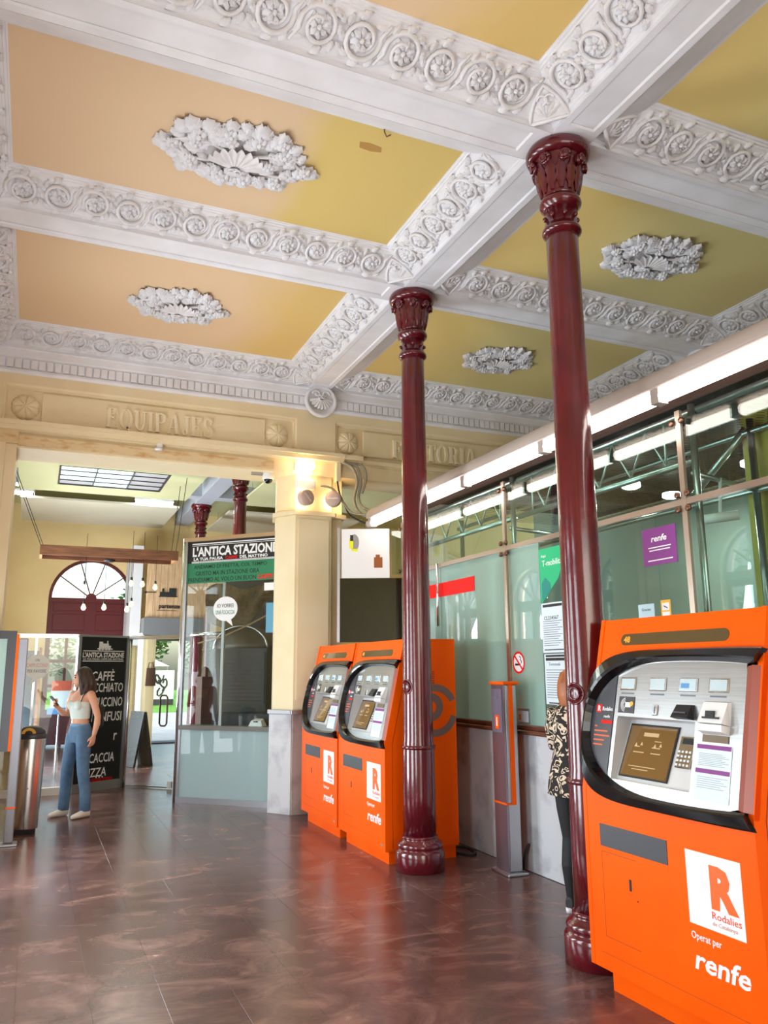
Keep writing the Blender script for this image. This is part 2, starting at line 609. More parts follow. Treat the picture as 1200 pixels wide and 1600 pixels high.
def coffer(x0, x1, y0, y1, pm, sides, label, carts=()):
    c = Vector(((x0 + x1) / 2, (y0 + y1) / 2, 0))
    lv = [(0, 0), (0, .028), (.020, .034), (.024, .042), (.272, .158), (.275, .168), (.290, .170), (.294, .180), (.310, .182), (.314, .189), (.324, .19)]
    rings = []
    for i, z in lv:
        rings.append([(x0 + i - c.x, y0 + i - c.y, ZB + z), (x1 - i - c.x, y0 + i - c.y, ZB + z), (x1 - i - c.x, y1 - i - c.y, ZB + z), (x0 + i - c.x, y1 - i - c.y, ZB + z)])
    o = MB().rings(rings, False).build('ceiling_coffer', M_plaster, loc=c, kind='structure', label=label)
    i = .322
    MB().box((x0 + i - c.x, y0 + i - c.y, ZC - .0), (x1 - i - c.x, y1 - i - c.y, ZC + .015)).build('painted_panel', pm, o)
    ins, zz = .148, ZB + .101
    for sd in sides:
        if sd == 'far':
            L = x1 - x0 - .46
            p0 = Vector((x0 + .23, y1 - ins, zz)); u = Vector((1, 0, 0)); v = Vector((0, -.906, .423))
        elif sd == 'right':
            L = y1 - y0 - .40
            p0 = Vector((x1 - ins, y1 - .23, zz)); u = Vector((0, -1, 0)); v = Vector((-.906, 0, .423))
        else:
            L = y1 - y0 - .40
            p0 = Vector((x0 + ins, y0 + .17, zz)); u = Vector((0, 1, 0)); v = Vector((.906, 0, .423))
        n = max(2, round((L - .1) / .262))
        st = (L - .06) / n
        for k in range(n):
            q = p0 + u * (.03 + st * (k + .5)) - c
            put('scroll', SCROLLS[k % 2], o, M=frame(q, u, v) @ Matrix.Diagonal((1.12, 1.2, 1.35, 1)))
    for cx_, cy_ in carts:
        px = x1 - ins if cx_ > 0 else x0 + ins
        py = y1 - ins
        v = Vector((-cx_ * .62, -.62, .47))
        u = Vector((1, -cx_, 0))
        put('cartouche', CART, o, M=frame(Vector((px, py, zz - .018)) - c, u, v) @ Matrix.Scale(1.35, 4))
    return o

bays = [(-4.582, -2.528), (-2.212, -.158), (.158, 2.212), (2.528, 5.12)]
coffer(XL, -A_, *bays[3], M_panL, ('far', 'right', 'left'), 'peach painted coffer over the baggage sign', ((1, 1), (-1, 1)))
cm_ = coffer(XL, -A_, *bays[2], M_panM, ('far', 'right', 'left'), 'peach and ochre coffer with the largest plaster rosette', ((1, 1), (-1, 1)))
st_ = MB()
st_.rings([[(x, y, ZC - z) for x, y in ((-.09, -.03), (-.02, -.045), (.08, -.03), (.10, .02), (.02, .04), (-.07, .03))] for z in (0, .0015)], True)
st_.build('water_stain', mat('stain_brown', srgb(186, 142, 74), .8), cm_, loc=(-1.126 + 1.99, .70 - 1.185, 0))
hk = MB()
hk.tube([(0, 0, ZC), (0, 0, ZC - .03), (.025, .02, ZC - .045), (.05, .0, ZC - .035)], .006, 6)
hk.build('old_hook', mat('hook_brown', srgb(130, 98, 60), .6), cm_, loc=(-1.11 + 1.99, .47 - 1.185, 0))
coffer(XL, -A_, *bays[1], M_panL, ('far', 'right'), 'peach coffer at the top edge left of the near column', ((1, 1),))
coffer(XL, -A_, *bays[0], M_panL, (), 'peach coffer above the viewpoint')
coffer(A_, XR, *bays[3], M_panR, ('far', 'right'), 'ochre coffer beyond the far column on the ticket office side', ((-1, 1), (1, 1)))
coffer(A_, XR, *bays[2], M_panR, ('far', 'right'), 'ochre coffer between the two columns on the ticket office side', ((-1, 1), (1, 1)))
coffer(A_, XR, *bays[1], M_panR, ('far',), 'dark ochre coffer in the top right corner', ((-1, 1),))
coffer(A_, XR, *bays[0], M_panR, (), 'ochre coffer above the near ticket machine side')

def soffit(x0, x1, y0, y1, label, recesses):
    """flat underside of a beam with sunk rectangular fields (x0,x1,y0,y1 each)"""
    b = MB()
    x0, x1, y0, y1 = x0 + .003, x1 - .003, y0 + .003, y1 - .003
    b.box((x0, y0, ZB + .014), (x1, y1, ZB + .15))
    ax = 1 if (y1 - y0) > (x1 - x0) else 0
    if recesses:
        a0, a1, b0, b1 = recesses[0]
        if ax:
            b.box((x0, y0, ZB), (a0, y1, ZB + .014)); b.box((a1, y0, ZB), (x1, y1, ZB + .014))
            cur = y0
            for q in recesses:
                b.box((a0, cur, ZB), (a1, q[2], ZB + .014)); cur = q[3]
            b.box((a0, cur, ZB), (a1, y1, ZB + .014))
        else:
            b.box((x0, y0, ZB), (x1, b0, ZB + .014)); b.box((x0, b1, ZB), (x1, y1, ZB + .014))
            b.box((x0, b0, ZB), (a0, b1, ZB + .014)); b.box((a1, b0, ZB), (x1, b1, ZB + .014))
    else:
        b.box((x0, y0, ZB), (x1, y1, ZB + .014))
    o = b.build('ceiling_beam', M_plaster, kind='structure', label=label)
    for a0, a1, b0, b1 in recesses:
        rg = [[(a0 + i, b0 + i, ZB + z), (a1 - i, b0 + i, ZB + z), (a1 - i, b1 - i, ZB + z), (a0 + i, b1 - i, ZB + z)] for i, z in ((0, .0), (.012, .012))]
        MB().rings(rg, False).build('field_moulding', M_plaster, o)
    return o
ys = [-7.6, -4.58 - .158 + .0, -2.37, 0, Y_A, Y_W]
soffit(-A_, A_, -7.6, 5.14, 'white main ceiling beam running over both columns', [(-.1, .1, a, b_) for a, b_ in ((-2.1, -.27), (.27, 2.1), (2.64, 5.0))])
for k, yc in enumerate((-2.37, 0, Y_A)):
    nm = ('behind the top edge of the view', 'over the near column', 'over the far column')[k]
    soffit(XL - .1, -A_, yc - C_, yc + C_, 'white cross beam to the left ' + nm, [(XL + .1, -.27, yc - .105, yc + .105)])
    soffit(A_, XR + .1, yc - C_, yc + C_, 'white cross beam to the right ' + nm, [(.27, XR - .1, yc - .105, yc + .105)])
soffit(XL - .1, XR + .1, -4.9, -4.58, 'white cross beam behind the viewpoint', [])

# --- ceiling rosettes
def leaf_obj_mesh(seed, L, W, H):
    rn = random.Random(seed)
    b = MB()
    b.leaf((0, 0), 0, L, W, H, None, 3, .1)
    for k in range(4):
        a = (-1.0, -.5, .5, 1.0)[k]
        b.leaf((L * .18, 0), a, L * .62, W * .5, H * .8, None, 2, .25 * (1 if a > 0 else -1))
    return b.mesh('leaf', M_relief, True)
LEAVES = [leaf_obj_mesh(1, .15, .11, .055), leaf_obj_mesh(2, .12, .10, .05)]
def flower_mesh():
    b = MB()
    for k in range(6):
        b.leaf((.01 * math.cos(k), .01 * math.sin(k)), k * 1.047, .05, .045, .045, None, 1)
    b.ball((0, 0, .035), (.022, .022, .02), None, 8, 5)
    return b.mesh('flower', M_relief, True)
FLOWER = flower_mesh()
def shell_mesh(r_=.2, ribs=9, depth=.05):
    b = MB()
    N = ribs * 4
    vs_, fs = [(0, 0, depth * .7)], []
    for j in range(1, 6):
        q = j / 5
        for i in range(N + 1):
            a = R(12) + (PI - 2 * R(12)) * i / N
            rr = r_ * q * (1 + .05 * abs(math.sin(i * PI / 4)) * q)
            z = depth * (.75 - .4 * q) + .016 * q * math.cos(i * PI / 2)
            vs_.append((rr * math.cos(a), rr * math.sin(a) * .95, max(0.004, z)))
    for i in range(N):
        fs.append((0, 1 + i, 2 + i))
    for j in range(4):
        for i in range(N):
            a = 1 + j * (N + 1) + i
            fs.append((a, a + 1, a + N + 2, a + N + 1))
    b.add(vs_, fs)
    for s_ in (-1, 1):
        b.tube([(s_ * (.022 + .02 * math.cos(a)), -.012 + .02 * math.sin(a), depth * .7) for a in [q * .7 for q in range(9)]], .008, 6)
    return b.mesh('shell', M_relief, True)
SHELL = shell_mesh()
def stem_mesh():
    b = MB()
    pts, rad = [], []
    for i in range(14):
        t = i / 13
        pts.append((.08 + .40 * t, -.10 * math.sin(t * 2.6) - .04 + .06 * t, .03))
        rad.append(.014 - .006 * t)
    b.tube(pts, rad, 6)
    b.leaf((.2, -.12), .7, .1, .05, .045, None, 3, -.2)
    b.leaf((.34, -.08), .2, .1, .05, .04, None, 3, .2)
    return b.mesh('stem', M_relief, True)
STEM = stem_mesh()
bmb = MB()
bmb.prism([(.60, 0), (.42, .17), (.15, .28), (-.15, .28), (-.42, .17), (-.60, 0), (-.42, -.17), (-.15, -.28), (.15, -.28), (.42, -.17)], 0, .012)
RBACK = bmb.mesh('backing', M_reliefdark)
def rosette(loc, sx, sy, label):
    o = empty('ceiling_rosette', loc, label=label, cat='rosette', group='plaster rosettes on the coffered ceiling')
    T = Matrix.Diagonal((sx, -sy, -1, 1))
    rn = random.Random(3)
    P_ = lambda me, nm, u, v, z, a, s_=1.0: put(nm, me, o, M=T @ Matrix.Translation((u, v, z)) @ Matrix.Rotation(a, 4, 'Z') @ Matrix.Scale(s_, 4))
    P_(RBACK, 'backing', 0, 0, 0, 0, .92)
    P_(SHELL, 'shell', 0, -.09, .045, 0, 1.05)
    for a, m_ in ((0, 1), (PI, 1)):
        P_(STEM, 'stem', 0, 0, .012, a)
        put('stem', STEM, o, M=T @ Matrix.Translation((0, 0, .012)) @ Matrix.Rotation(a, 4, 'Z') @ Matrix.Diagonal((1, -1, 1, 1)))
    ring = [(.60, 0), (.50, .13), (.40, .22), (.27, .27), (.13, .32), (0, .37), (-.13, .32), (-.27, .27), (-.40, .22), (-.50, .13), (-.60, 0),
            (-.50, -.13), (-.40, -.22), (-.27, -.27), (-.13, -.32), (0, -.37), (.13, -.32), (.27, -.27), (.40, -.22), (.50, -.13)]
    for k, (u, v) in enumerate(ring):
        a = math.atan2(v * 2.2, u)
        P_(LEAVES[k % 2], 'leaf', u * .80, v * .74, .008, a + rn.uniform(-.5, .5), rn.uniform(.8, 1.1))
        if k % 2:
            P_(LEAVES[1], 'leaf', u * .66, v * .62, .03, a + rn.uniform(-.9, .9), rn.uniform(.6, .85))
        else:
            P_(FLOWER, 'flower', u * .78, v * .72, .035, rn.random(), rn.uniform(.75, 1.0))
    for u, v in ((-.2, .19), (-.1, .2), (0, .21), (.1, .2), (.2, .19), (-.16, -.2), (-.06, -.2), (.06, -.2), (.16, -.2), (-.26, 0), (.26, 0), (-.22, .1), (.22, .1)):
        P_(LEAVES[0], 'leaf', u, v, .022, rn.uniform(0, 6.28), rn.uniform(.75, 1.0))
    for k in range(26):
        a = k * 2.4
        q = .30 + .45 * (k / 26)
        u, v = .55 * q * math.cos(a) * 1.25, .33 * q * math.sin(a) * 1.2
        if abs(u) < .16 and -.1 < v < .14:
            continue
        P_(LEAVES[k % 2], 'leaf', u, v, .02, a + rn.uniform(-1, 1), rn.uniform(.6, .9))
        if k % 3 == 0:
            P_(FLOWER, 'flower', u * 1.1, v * 1.1, .05, rn.random(), .8)
    return o
rosette((-1.99, 1.14, ZC), 1.0, 1.02, 'largest white plaster rosette on the peach and ochre coffer')
rosette((-1.98, 3.80, ZC), .84, 1.08, 'smaller white plaster rosette above the baggage sign')
rosette((1.87, 1.13, ZC), .88, 1.0, 'white plaster rosette on the ochre coffer right of the near column')
rosette((1.86, 3.80, ZC), .76, 1.1, 'white plaster rosette on the ochre coffer between the two columns')

# ================================================================ END WALL (baggage / invoicing lintels)
ZO = 4.07          # underside of the lintels
wall_end = MB()
wall_end.box((XL - .2, 5.26, ZO), (XR + .2, 5.85, 4.24))
wall_end.box((XL - .2, 5.24, 4.24), (XR + .2, 5.85, 4.36))
wall_end.box((XL - .2, 5.26, 4.36), (XR + .2, 5.85, 5.4))
we = wall_end.build('wall_end', M_yell, kind='structure', label='cream lintel wall across the end of the hall')
# frames round the sunk inscription fields
def field(x0, x1, parent):
    f = MB()
    f.box((x0 - .25, 5.20, 4.36), (x0, 5.262, 4.90))
    f.box((x1, 5.20, 4.36), (x1 + .265, 5.262, 4.90))
    f.box((x0, 5.20, 4.78), (x1, 5.262, 4.90))
    f.build('field_frame', M_yell, parent)
    g = MB()
    rg = []
    for i, y in ((0, 5.20), (.018, 5.222), (.030, 5.222), (.045, 5.258)):
        rg.append([(x0 + i, y, 4.36), (x1 - i, y, 4.36), (x1 - i, y, 4.78 - i), (x0 + i, y, 4.78 - i)])
    g.rings(rg, False).build('field_moulding', M_yell, parent)
    h = MB()
    h.cbox((x0 + .40, 5.235, 4.375), (x1 - .40, 5.27, 4.715), .006, None)
    h.build('inscription_slab', M_yell, parent)
field(-3.62, -.265, we)
field(.25, 3.45, we)
def boss():
    b = MB()
    rings = []
    N = 32
    for i in range(7):
        a = PI / 2 * i / 6
        rr = .15 * math.cos(a)
        z = .075 * math.sin(a)
        rings.append([((rr * (1 - .05 * (j % 4 == 0))) * math.cos(2 * PI * j / N), (rr * (1 - .05 * (j % 4 == 0))) * math.sin(2 * PI * j / N), z - (.010 if j % 4 == 0 else 0)) for j in range(N)])
    b.rings(rings, True)
    return b.mesh('boss', M_yell)
BOSS = boss()
for x in (-3.385, -.51, .435, 3.25):
    put('boss', BOSS, we, M=frame((x, 5.262, 4.535), (1, 0, 0), (0, 0, 1)))

def serif_letter(ch):
    """slab serif capital in a cell of height 1, returns (builder, width)"""
    b = MB()
    D = 1.0
    cnt = [0]
    def bx(x0, y0, x1, y1):
        cnt[0] += 1
        b.box((x0, y0, -.05 * cnt[0]), (x1, y1, D - .025 * cnt[0]))
    def arc(cx, cy, ro, ri, a0, a1, N=16):
        b.rings([[(cx + ri[0] * math.cos(t), cy + ri[1] * math.sin(t), 0), (cx + ro[0] * math.cos(t), cy + ro[1] * math.sin(t), 0), (cx + ro[0] * math.cos(t), cy + ro[1] * math.sin(t), D), (cx + ri[0] * math.cos(t), cy + ri[1] * math.sin(t), D)]
                 for t in [R(a0 + (a1 - a0) * k / N) for k in range(N + 1)]], True)
    def stem(x, top=True, bot=True, w=.19):
        bx(x, 0, x + w, 1)
        if top:
            bx(x - .06, .93, x + w + .06, 1)
        if bot:
            bx(x - .06, 0, x + w + .06, .07)
    def diag(x0, y0, x1, y1, w):
        b.rings([[(x0, y0, 0), (x0 + w, y0, 0), (x0 + w, y0, D), (x0, y0, D)], [(x1, y1, 0), (x1 + w, y1, 0), (x1 + w, y1, D), (x1, y1, D)]], True)
    if ch in 'EF':
        stem(.08)
        bx(.2, .93, .66, 1); bx(.59, .74, .66, 1); bx(.2, .48, .5, .55); bx(.44, .38, .5, .64)
        if ch == 'E':
            bx(.2, 0, .68, .07); bx(.61, 0, .68, .26)
        return b, .70
    if ch in 'QOC':
        if ch == 'C':
            arc(.40, .5, (.39, .52), (.21, .45), 50, 310); bx(.60, .70, .68, .98); bx(.60, .02, .68, .30)
            return b, .72
        arc(.40, .5, (.39, .52), (.21, .45), 0, 360, 24)
        if ch == 'Q':
            diag(.36, .14, .62, -.20, .14)
        return b, .80
    if ch == 'U':
        bx(.08, .3, .27, 1); bx(.02, .93, .33, 1); bx(.56, .3, .66, 1); bx(.48, .93, .74, 1)
        arc(.37, .32, (.29, .34), (.12, .24), 180, 360)
        return b, .76
    if ch == 'I':
        stem(.08)
        return b, .36
    if ch in 'PR':
        stem(.08); bx(.2, .93, .42, 1); bx(.2, .46, .42, .53)
        arc(.40, .73, (.28, .27), (.10, .20), -90, 90)
        if ch == 'R':
            diag(.52, 0, .34, .48, .19); bx(.50, 0, .78, .07)
            return b, .78
        return b, .70
    if ch == 'A':
        diag(.06, 0, .34, 1, .08); diag(.52, 0, .34, 1, .20); bx(.20, .28, .6, .35); bx(0, 0, .24, .07); bx(.46, 0, .80, .07)
        return b, .80
    if ch == 'J':
        bx(.26, .2, .45, 1); bx(.2, .93, .51, 1); arc(.24, .22, (.21, .24), (.05, .16), 180, 360); b.ball((.10, .24, .5), (.08, .09, .5))
        return b, .54
    if ch == 'S':
        arc(.32, .74, (.29, .28), (.13, .20), 30, 270); arc(.34, .26, (.30, .28), (.13, .20), -150, 90); bx(.52, .72, .59, .98); bx(.05, .02, .12, .28)
        return b, .66
    if ch == 'T':
        stem(.28, False, True); bx(.02, .93, .73, 1); bx(.02, .74, .09, 1); bx(.66, .74, .73, 1)
        return b, .75
GLY = {}
for s_, xc, wd in (('EQUIPAJES', -1.92, 1.24), ('FACTORIA', 1.70, 1.28)):
    tot = sum(serif_letter(c)[1] + .05 for c in s_)
    kx, ky = wd / tot, .235
    x = xc - wd / 2
    for c in s_:
        if c not in GLY:
            gb, gw = serif_letter(c)
            GLY[c] = (gb.mesh('raised_letter', M_yell2), gw)
        me, gw = GLY[c]
        put('raised_letter', me, we, M=frame((x, 5.236, 4.40), (1, 0, 0), (0, 0, 1)) @ Matrix.Diagonal((kx, ky, .024, 1)))
        x += (gw + .05) * kx
led = MB()
led.box((XL - .1, 5.13, 4.305), (.36, 5.25, 4.35))
led.box((XL - .1, 5.16, 4.25), (.36, 5.25, 4.305))
led.box((.36, 5.15, 4.29), (.62, 5.25, 4.35))
led.box((.62, 5.19, 4.26), (XR, 5.25, 4.31))
led.build('ledge', M_yell, we)
lo = MB()
lo.box((-3.43, 5.22, ZO + .02), (-.55, 5.27, 4.20))
lo.box((-3.62, 5.20, 4.10), (-3.43, 5.27, 4.26))
lo.build('architrave', mat('stained_cream', srgb(222, 196, 150), .6, var=srgb(196, 150, 92), scale=5, contrast=(.52, .7), stretch=(1, 1, 3)), we)
# fluted white cornice under the frieze
cor = MB()
rg = []
for y, z in ((5.126, ZB + .03), (5.126, ZB - .01), (5.15, ZB - .02), (5.152, ZB - .09), (5.185, ZB - .12), (5.19, ZB - .235), (5.165, ZB - .245), (5.165, ZB - .265), (5.185, ZB - .285), (5.262, ZB - .29)):
    rg.append([(XL, y, z), (XR, y, z)])
cor.rings(rg, False, closed=False)
co = cor.build('trim_1', M_plaster, kind='structure', label='white fluted cornice along the end wall')
fl = MB()
k = 0
x = XL + .05
while x < XR - .05:
    if abs(x) > .24:
        fl.box((x + .008, 5.160, ZB - .226), (x + .074, 5.20, ZB - .122))
    x += .082
fl.build('flute', M_plaster, co, kind='stuff')

def shell_medallion(loc, u, label):
    o = empty('shell_medallion', loc, label=label, cat='ornament', group='shell medallions at the beam ends')
    F = frame((0, 0, 0), u, (0, 0, 1))
    b = MB()
    b.lathe([(.20, 0), (.215, .02), (.215, .05), (.20, .065), (.175, .06), (.165, .035), (0.01, .03)], 36, F)
    b.build('roundel', M_plaster, o, True)
    me = shell_mesh(.15, 9, .06)
    put('shell', me, o, M=F @ Matrix.Translation((0, .035, .03)) @ Matrix.Diagonal((1, -1, 1, 1)))
    v = MB()
    for s_ in (-1, 1):
        pts = [(s_ * (.06 + .055 * (1 - q / 16) * math.cos(q * .55)), .085 + .05 * (1 - q / 16) * math.sin(q * .55), .055) for q in range(15)]
        v.tube(pts, [.016 - .0006 * q for q in range(15)], 6)
    v.v = [tuple(F @ Vector(q)) for q in v.v]
    v.build('volute', M_plaster, o, True)
    return o
shell_medallion((0.012, 5.13, 5.0), (1, 0, 0), 'white scallop shell medallion at the end of the main beam')
shell_medallion((XR - .07, Y_A, 5.0), (0, -1, 0), 'white scallop shell medallion half hidden behind the strip light')
shell_medallion((XR - .07, 0, 5.0), (0, -1, 0), 'white scallop shell medallion above the ticket office near corner')

# ================================================================ PILLAR
pil = MB()
poly = [(-.33, 5.9), (-.405, 5.58), (-.235, 5.30), (.235, 5.30), (.30, 5.42), (.42, 5.42), (.42, 5.9)]
pil.prism(poly, 1.12, ZO + .03)
pl = pil.build('wall_pier', M_yell, kind='structure', label='cream pier between the two openings of the end wall')
MB().prism([(-.36, 5.92), (-.455, 5.56), (-.265, 5.235), (.265, 5.235), (.30, 5.30), (.46, 5.36), (.46, 5.92)], 3.545, 3.60).build('band_ledge', M_yell, pl)
MB().box((-.20, 5.282, 1.3), (.20, 5.302, 3.5)).build('pier_face', M_yell, pl)
def slab(name, p0, p1, z0, z1, th, m, parent):
    p0 = Vector((*p0, 0)); p1 = Vector((*p1, 0))
    u = (p1 - p0).normalized()
    F = frame(p0, u, (0, 0, 1))
    return MB().cbox((0, z0, 0), ((p1 - p0).length, z1, th), .004, F).build(name, m, parent)
slab('marble_slab', (-.43, 5.575), (-.235, 5.30), 0, 1.16, .03, M_marble, pl)
slab('marble_slab', (-.25, 5.30), (.03, 5.30), 0, 1.16, .035, M_marbleg, pl)
slab('marble_slab', (.035, 5.30), (.075, 5.30), 0, 1.16, .045, M_marble, pl)
slab('marble_slab', (.08, 5.30), (.26, 5.30), 0, 1.16, .035, M_marbleg, pl)
slab('cap_strip', (-.44, 5.58), (-.245, 5.29), 1.135, 1.185, .045, M_alu, pl)
slab('cap_strip', (-.27, 5.295), (.28, 5.295), 1.135, 1.185, .05, M_alu, pl)
MB().prism([(-.33, 5.9), (-.40, 5.60), (-.23, 5.305), (.25, 5.305), (.40, 5.45), (.40, 5.9)], 0, 1.13).build('pier_core', M_marbleg, pl)
# left jamb of the baggage opening
lj = MB()
lj.box((XL - .2, 5.25, 0), (-3.44, 5.85, ZO + .03))
lj.box((XL - .2, 5.20, 0), (-3.55, 5.26, 4.10))
lj.build('wall_jamb', M_yell, kind='structure', label='cream jamb at the left edge of the baggage opening')

# ================================================================ SIDE WALLS
def arch_wall(name, X, th, y0, y1, z1, ops, m, label, sgn=1):
    """wall in the plane X with round-headed openings (centre y, half width, spring height)"""
    b = MB()
    xa, xb = X, X - th * sgn
    cuts = sorted(ops)
    edges = [y0]
    for c, h, zs in cuts:
        edges += [c - h, c + h]
    edges.append(y1)
    for i in range(0, len(edges), 2):
        b.box((min(xa, xb), edges[i], 0), (max(xa, xb), edges[i + 1], z1))
    for c, h, zs in cuts:
        N = 16
        for k in range(N):
            a0, a1 = PI * k / N, PI * (k + 1) / N
            p = [(c + h * math.cos(a0), zs + h * math.sin(a0)), (c + h * math.cos(a1), zs + h * math.sin(a1))]
            q = [(p[0][0], z1), (p[1][0], z1)]
            vs_ = [(xa, *p[0]), (xa, *p[1]), (xa, *q[1]), (xa, *q[0]), (xb, *p[0]), (xb, *p[1]), (xb, *q[1]), (xb, *q[0])]
            b.add(vs_, [(0, 1, 2, 3), (7, 6, 5, 4), (0, 4, 5, 1), (3, 2, 6, 7)])
    return b.build(name, m, kind='structure', label=label)

def fan_window(name, F, h, zs, label, mt=None, leaf=True, open_below=False, wide=.06):
    """round-headed glazed door in local frame F (u across, v up, n to the room); centre at u=0"""
    mt = mt or M_maroon2
    o = empty(name, label=label, kind='structure')
    o.matrix_world = F
    fr = MB()
    N = 20
    rings = []
    for k in range(N + 1):
        a = PI * k / N
        c, s_ = math.cos(a), math.sin(a)
        rings.append([(h * c, zs + h * s_, -.05), (h * c, zs + h * s_, .05), ((h - wide) * c, zs + (h - wide) * s_, .05), ((h - wide) * c, zs + (h - wide) * s_, -.05)])
    fr.rings(rings, True)
    fr.build('arch_frame', mt, o)
    MB().box((-h, zs - .09, -.05), (h, zs, .05)).build('transom', mt, o)
    hub = MB()
    hub.rings([[(.13 * h * math.cos(PI * k / 8), zs + .13 * h * math.sin(PI * k / 8), z) for k in range(9)] for z in (-.03, .03)], True)
    hub.build('hub', mt, o)
    for k in range(1, 5):
        a = PI * k / 5
        b = MB()
        d = Vector((math.cos(a), math.sin(a), 0)); t = Vector((-d.y, d.x, 0)) * .012
        p, q = d * .12 * h, d * (h - wide * .8)
        off = Vector((0, zs, 0))
        b.rings([[off + p + t + Vector((0, 0, -.02)), off + p - t + Vector((0, 0, -.02)), off + p - t + Vector((0, 0, .02)), off + p + t + Vector((0, 0, .02))],
                 [off + q + t + Vector((0, 0, -.02)), off + q - t + Vector((0, 0, -.02)), off + q - t + Vector((0, 0, .02)), off + q + t + Vector((0, 0, .02))]], True)
        b.build('glazing_bar', mt, o)
    MB().rings([[((h - .02) * math.cos(PI * k / 20), zs + (h - .02) * math.sin(PI * k / 20), z) for k in range(21)] for z in (-.004, .004)], True).build('pane', G_win, o)
    if leaf:
        for s_ in (-1, 1):
            d = MB()
            a, b_ = (0.005, h - .01) if s_ > 0 else (-h + .01, -.005)
            for (u0, u1, v0, v1) in ((a, a + .09, 0.01, zs - .09), (b_ - .09, b_, 0.01, zs - .09), (a + .09, b_ - .09, 0.01, .7), (a + .09, b_ - .09, zs - .2, zs - .09), (a + .09, b_ - .09, 1.55, 1.62)):
                d.box((u0, v0, -.025), (u1, v1, .025))
            lf = d.build('door_leaf', mt, o)
            MB().box((a + .08, .68, -.004), (b_ - .08, zs - .15, .004)).build('pane', G_win, lf)
    return o

HW = .58
winY = (3.5, 1.1, -1.4, 6.15, 8.7, 11.3)
arch_wall('wall_left', XL, .25, -7.7, 15.8, 5.5, [(y, HW, 2.92) for y in winY], M_yell, 'cream wall with round-headed glazed doors on the left of the hall')
for k, y in enumerate(winY):
    fan_window('door_%d' % (k + 1), frame((XL - .12, y, 0), (0, 1, 0), (0, 0, 1)), HW, 2.92, 'maroon glazed door with fanlight in the left wall ' + ('beside the end wall', 'facing the gap between the columns', 'facing the near ticket machine', 'just past the baggage opening', 'beside the low glass screen', 'farthest down the cafe')[k])
MB().box((XR, -7.7, 0), (XR + .25, 5.9, 5.5)).build('wall_right', M_office, kind='structure', label='grey green wall behind the ticket office')
MB().box((XR - .012, -4, 3.6), (XR, 5.26, 5.2)).build('trim_2', M_yell, kind='structure', label='cream upper band of the right wall')
tr = MB()
rg = []
for xx, z in ((XR, ZB + .03), (XR - .01, ZB), (XR - .045, ZB - .03), (XR - .045, ZB - .08), (XR - .03, ZB - .09), (XR - .03, ZB - .15), (XR - .015, ZB - .17), (XR - .015, ZB - .24), (XR, ZB - .26)):
    rg.append([(xx, -7, z), (xx, 5.2, z)])
tr.rings(rg, False, closed=False).build('trim_3', M_plaster, kind='structure', label='white stepped cornice along the right wall')
tr = MB()
rg = [[(2 * 0 + XL - (q[0][0] - XR), q[0][1], q[0][2]), (XL - (q[1][0] - XR), q[1][1], q[1][2])] for q in rg]
tr.rings(rg, False, closed=False).build('trim_4', M_plaster, kind='structure', label='white stepped cornice along the left wall')
bk = MB()
bk.box((XL - .2, -7.75, 0), (-3.2, -7.5, 5.5)).box((2.6, -7.75, 0), (XR + .2, -7.5, 5.5)).box((-3.2, -7.75, 3.9), (2.6, -7.5, 5.5))  # wide opening added to let more daylight into the hall
bk.build('wall_back', M_yell, kind='structure', label='cream wall with an added wide opening behind the viewpoint')

